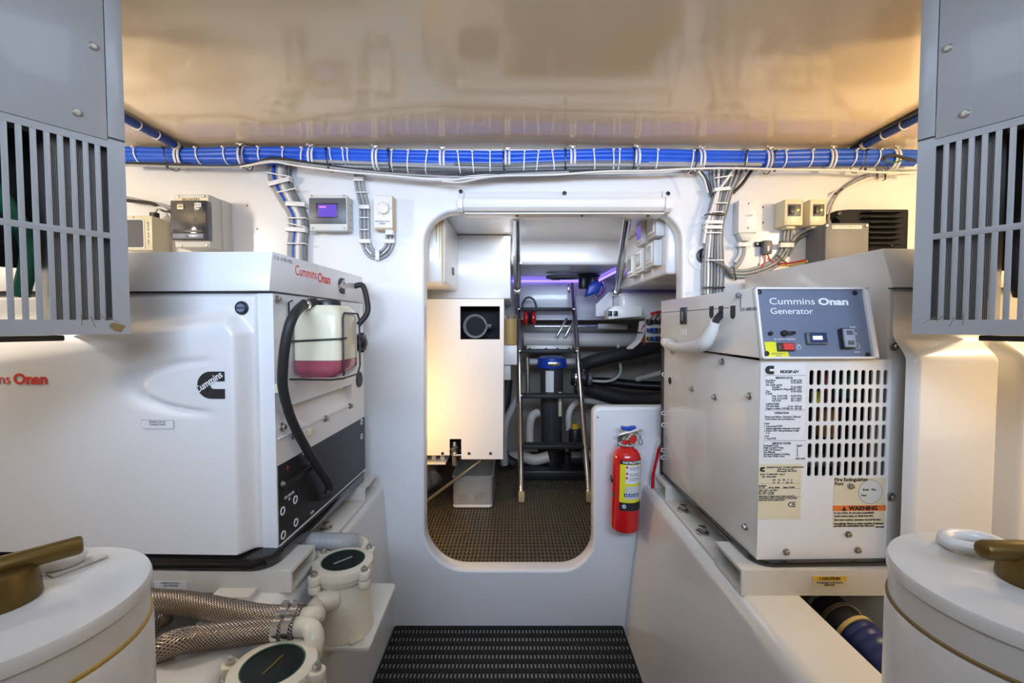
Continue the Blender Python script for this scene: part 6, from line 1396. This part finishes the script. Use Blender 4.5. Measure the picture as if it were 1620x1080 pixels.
hose('white drain pipe lying low behind the ladder', [P(800, 724, 2.78), P(825, 722, 2.76), P(845, 727, 2.74), P(868, 722, 2.74)], 0.034, M_pvc, 'drain_pipe', 'pipe')
hose('grey reinforced hose arching beside the white cabinet', [P(798, 735, 2.5), P(797, 700, 2.5), P(800, 670, 2.52), P(808, 650, 2.55), P(818, 630, 2.62)], 0.021, M_cgrey)
hose('black hose looping down beside the white cabinet', [P(803, 600, 2.72), P(799, 640, 2.70), P(794, 690, 2.68), P(798, 722, 2.66), P(815, 735, 2.64)], 0.032, M_rubber)
hose('ivory pipe stub standing beside the water filter', [P(886, 658, 2.7), P(886, 640, 2.7), P(886, 620, 2.7)], 0.011, M_ivory, 'pipe_stub', 'pipe')
hose('curved white pipe rising beside the pump cluster', [P(900, 680, 2.76), P(900, 655, 2.76), P(908, 640, 2.78), P(922, 634, 2.82), P(960, 637, 2.86), P(1010, 637, 2.8)], 0.019, M_pvc, 'water_pipe', 'pipe')
hose('thin valve stem standing beside the water filter', [P(835, 625, 2.8), P(835, 600, 2.8), P(834, 565, 2.8)], 0.014, M_bolt, 'valve_stem', 'valve')
t = thing('wire_bunch', 'bunch of white wires curling past the rocker box', 'wire', P(998, 550, 2.5))
for i in range(5):
    MB().tube([P(1013+1.9*i, 508, 2.5), P(1010+1.8*i, 528, 2.5-0.01*i), P(1004+1.7*i, 541, 2.48-0.01*i), P(992+1.8*i, 551, 2.5-0.01*i)], 0.0065, 8, 8).build('wire', M_cwhite, t, ang=60)
MB().lathe([(0.022, -0.003), (0.024, -0.003), (0.024, 0.003), (0.022, 0.003)], 16, nz(P(1014, 526, 2.48), (0.1, 0, 1))).build('cable_tie', M_black, t)
hose('red wire beside the bunch of white wires', [P(1024, 508, 2.48), P(1017, 520, 2.48), P(1016, 533, 2.47), P(1020, 545, 2.47)], 0.006, M_red, 'wire', 'wire')
hose('red wire running behind the generator control box', [P(1030, 496, 2.42), P(1045, 493, 2.38), P(1062, 491, 2.35)], 0.007, M_red, 'wire', 'wire')
# electrical block
q = P(1036, 515, 2.45)
t = thing('terminal_block', 'cluttered brass and black terminal block beside the generator', 'terminal block', q-Vector((0, 0, 0.1)))
MB().box((q.x-0.05, 2.44, q.z-0.09), (q.x+0.10, 2.47, q.z+0.05), 0.004).build('base', M_lgrey, t)
random.seed(3)
for i in range(14):
    x = q.x-0.04+0.026*(i % 5); z = q.z-0.07+0.045*(i//5); s_ = random.uniform(0.007, 0.013)
    MB().box((x-s_, 2.40, z-s_*1.3), (x+s_, 2.441, z+s_*1.3), 0.002).build('terminal', random.choice((M_black, M_brass, M_cdark, M_navy)), t)
for i in range(6):
    x = q.x-0.04+0.024*i; MB().tube([(x, 2.40, q.z+0.03), (x+0.01, 2.37, q.z+0.06), (x+0.03, 2.38, q.z+0.075), (x+0.05, 2.41, q.z+0.05)], 0.0035, 6).build('lead', (M_red, M_black, M_brass)[i % 3], t, ang=60)
# pump cluster and dark bilge equipment
q = P(917, 598, 2.80)
t = thing('bilge_pump', 'black pump cluster between the water filter and the thick hoses', 'pump', (q.x, 2.8, q.z-0.12))
MB().cyl((q.x-0.05, 2.80, q.z+0.01), (q.x+0.045, 2.78, q.z), 0.055, n=20, bev=0.01).box((q.x-0.03, 2.74, q.z-0.10), (q.x+0.04, 2.86, q.z-0.04), 0.01).build('motor', M_black, t)
MB().cyl((q.x+0.05, 2.78, q.z), (q.x+0.075, 2.775, q.z-0.004), 0.042, n=16, bev=0.006).cyl((q.x, 2.80, q.z+0.05), (q.x, 2.80, q.z+0.10), 0.02, n=12).build('pump_head', M_dkgrey, t)
for dx in (-0.02, 0.02): MB().lathe([(0.056, -0.005), (0.058, -0.005), (0.058, 0.005), (0.056, 0.005)], 20, nz((q.x+dx, 2.79, q.z+0.005), (1, -0.2, -0.1))).build('pump_band', M_chrome, t)
q = P(900, 715, 2.72)
t = thing('bilge_motor', 'dark machinery on the bilge floor behind the ladder', 'motor', (q.x, 2.75, FZ2+0.0125))
MB().box((0.02, 2.62, FZ2+0.0125), (0.50, 2.95, FZ2+0.07), 0.01).build('base', M_black, t)
MB().cyl((0.325, 2.70, FZ2+0.13), (0.48, 2.70, FZ2+0.13), 0.055, n=20, bev=0.01).cyl((0.36, 2.70, FZ2+0.16), (0.36, 2.70, FZ2+0.30), 0.04, n=16, bev=0.01).build('motor', M_black, t)
MB().lathe([(0.056, -0.006), (0.059, -0.006), (0.059, 0.006), (0.056, 0.006)], 20, nz((0.44, 2.70, FZ2+0.13), (1, 0, 0))).build('motor_band', M_chrome, t)
MB().cyl((0.36, 2.70, FZ2+0.30), (0.36, 2.70, FZ2+0.33), 0.022, n=12).build('shaft_cap', M_amber, t)
# work lamp that warms the cabinet from behind the bulkhead
t = thing('work_lamp', 'small clip-on work lamp hidden behind the bulkhead beside the cabinet', 'lamp', (-0.66, 1.74, 0.66))
MB().lathe([(0.0, 0.0), (0.03, 0.0), (0.06, 0.05), (0.058, 0.05), (0.028, 0.004), (0, 0.004)], 20, nz((-0.66, 1.745, 0.69), (0.9, 0.45, 0.05))).build('lamp_shade', M_relay, t)
MB().tube([(-0.66, 1.74, 0.69), (-0.68, 1.73, 0.64), (-0.69, 1.70, 0.61), (-0.69, 1.672, 0.61)], 0.006, 8).build('arm', M_black, t)
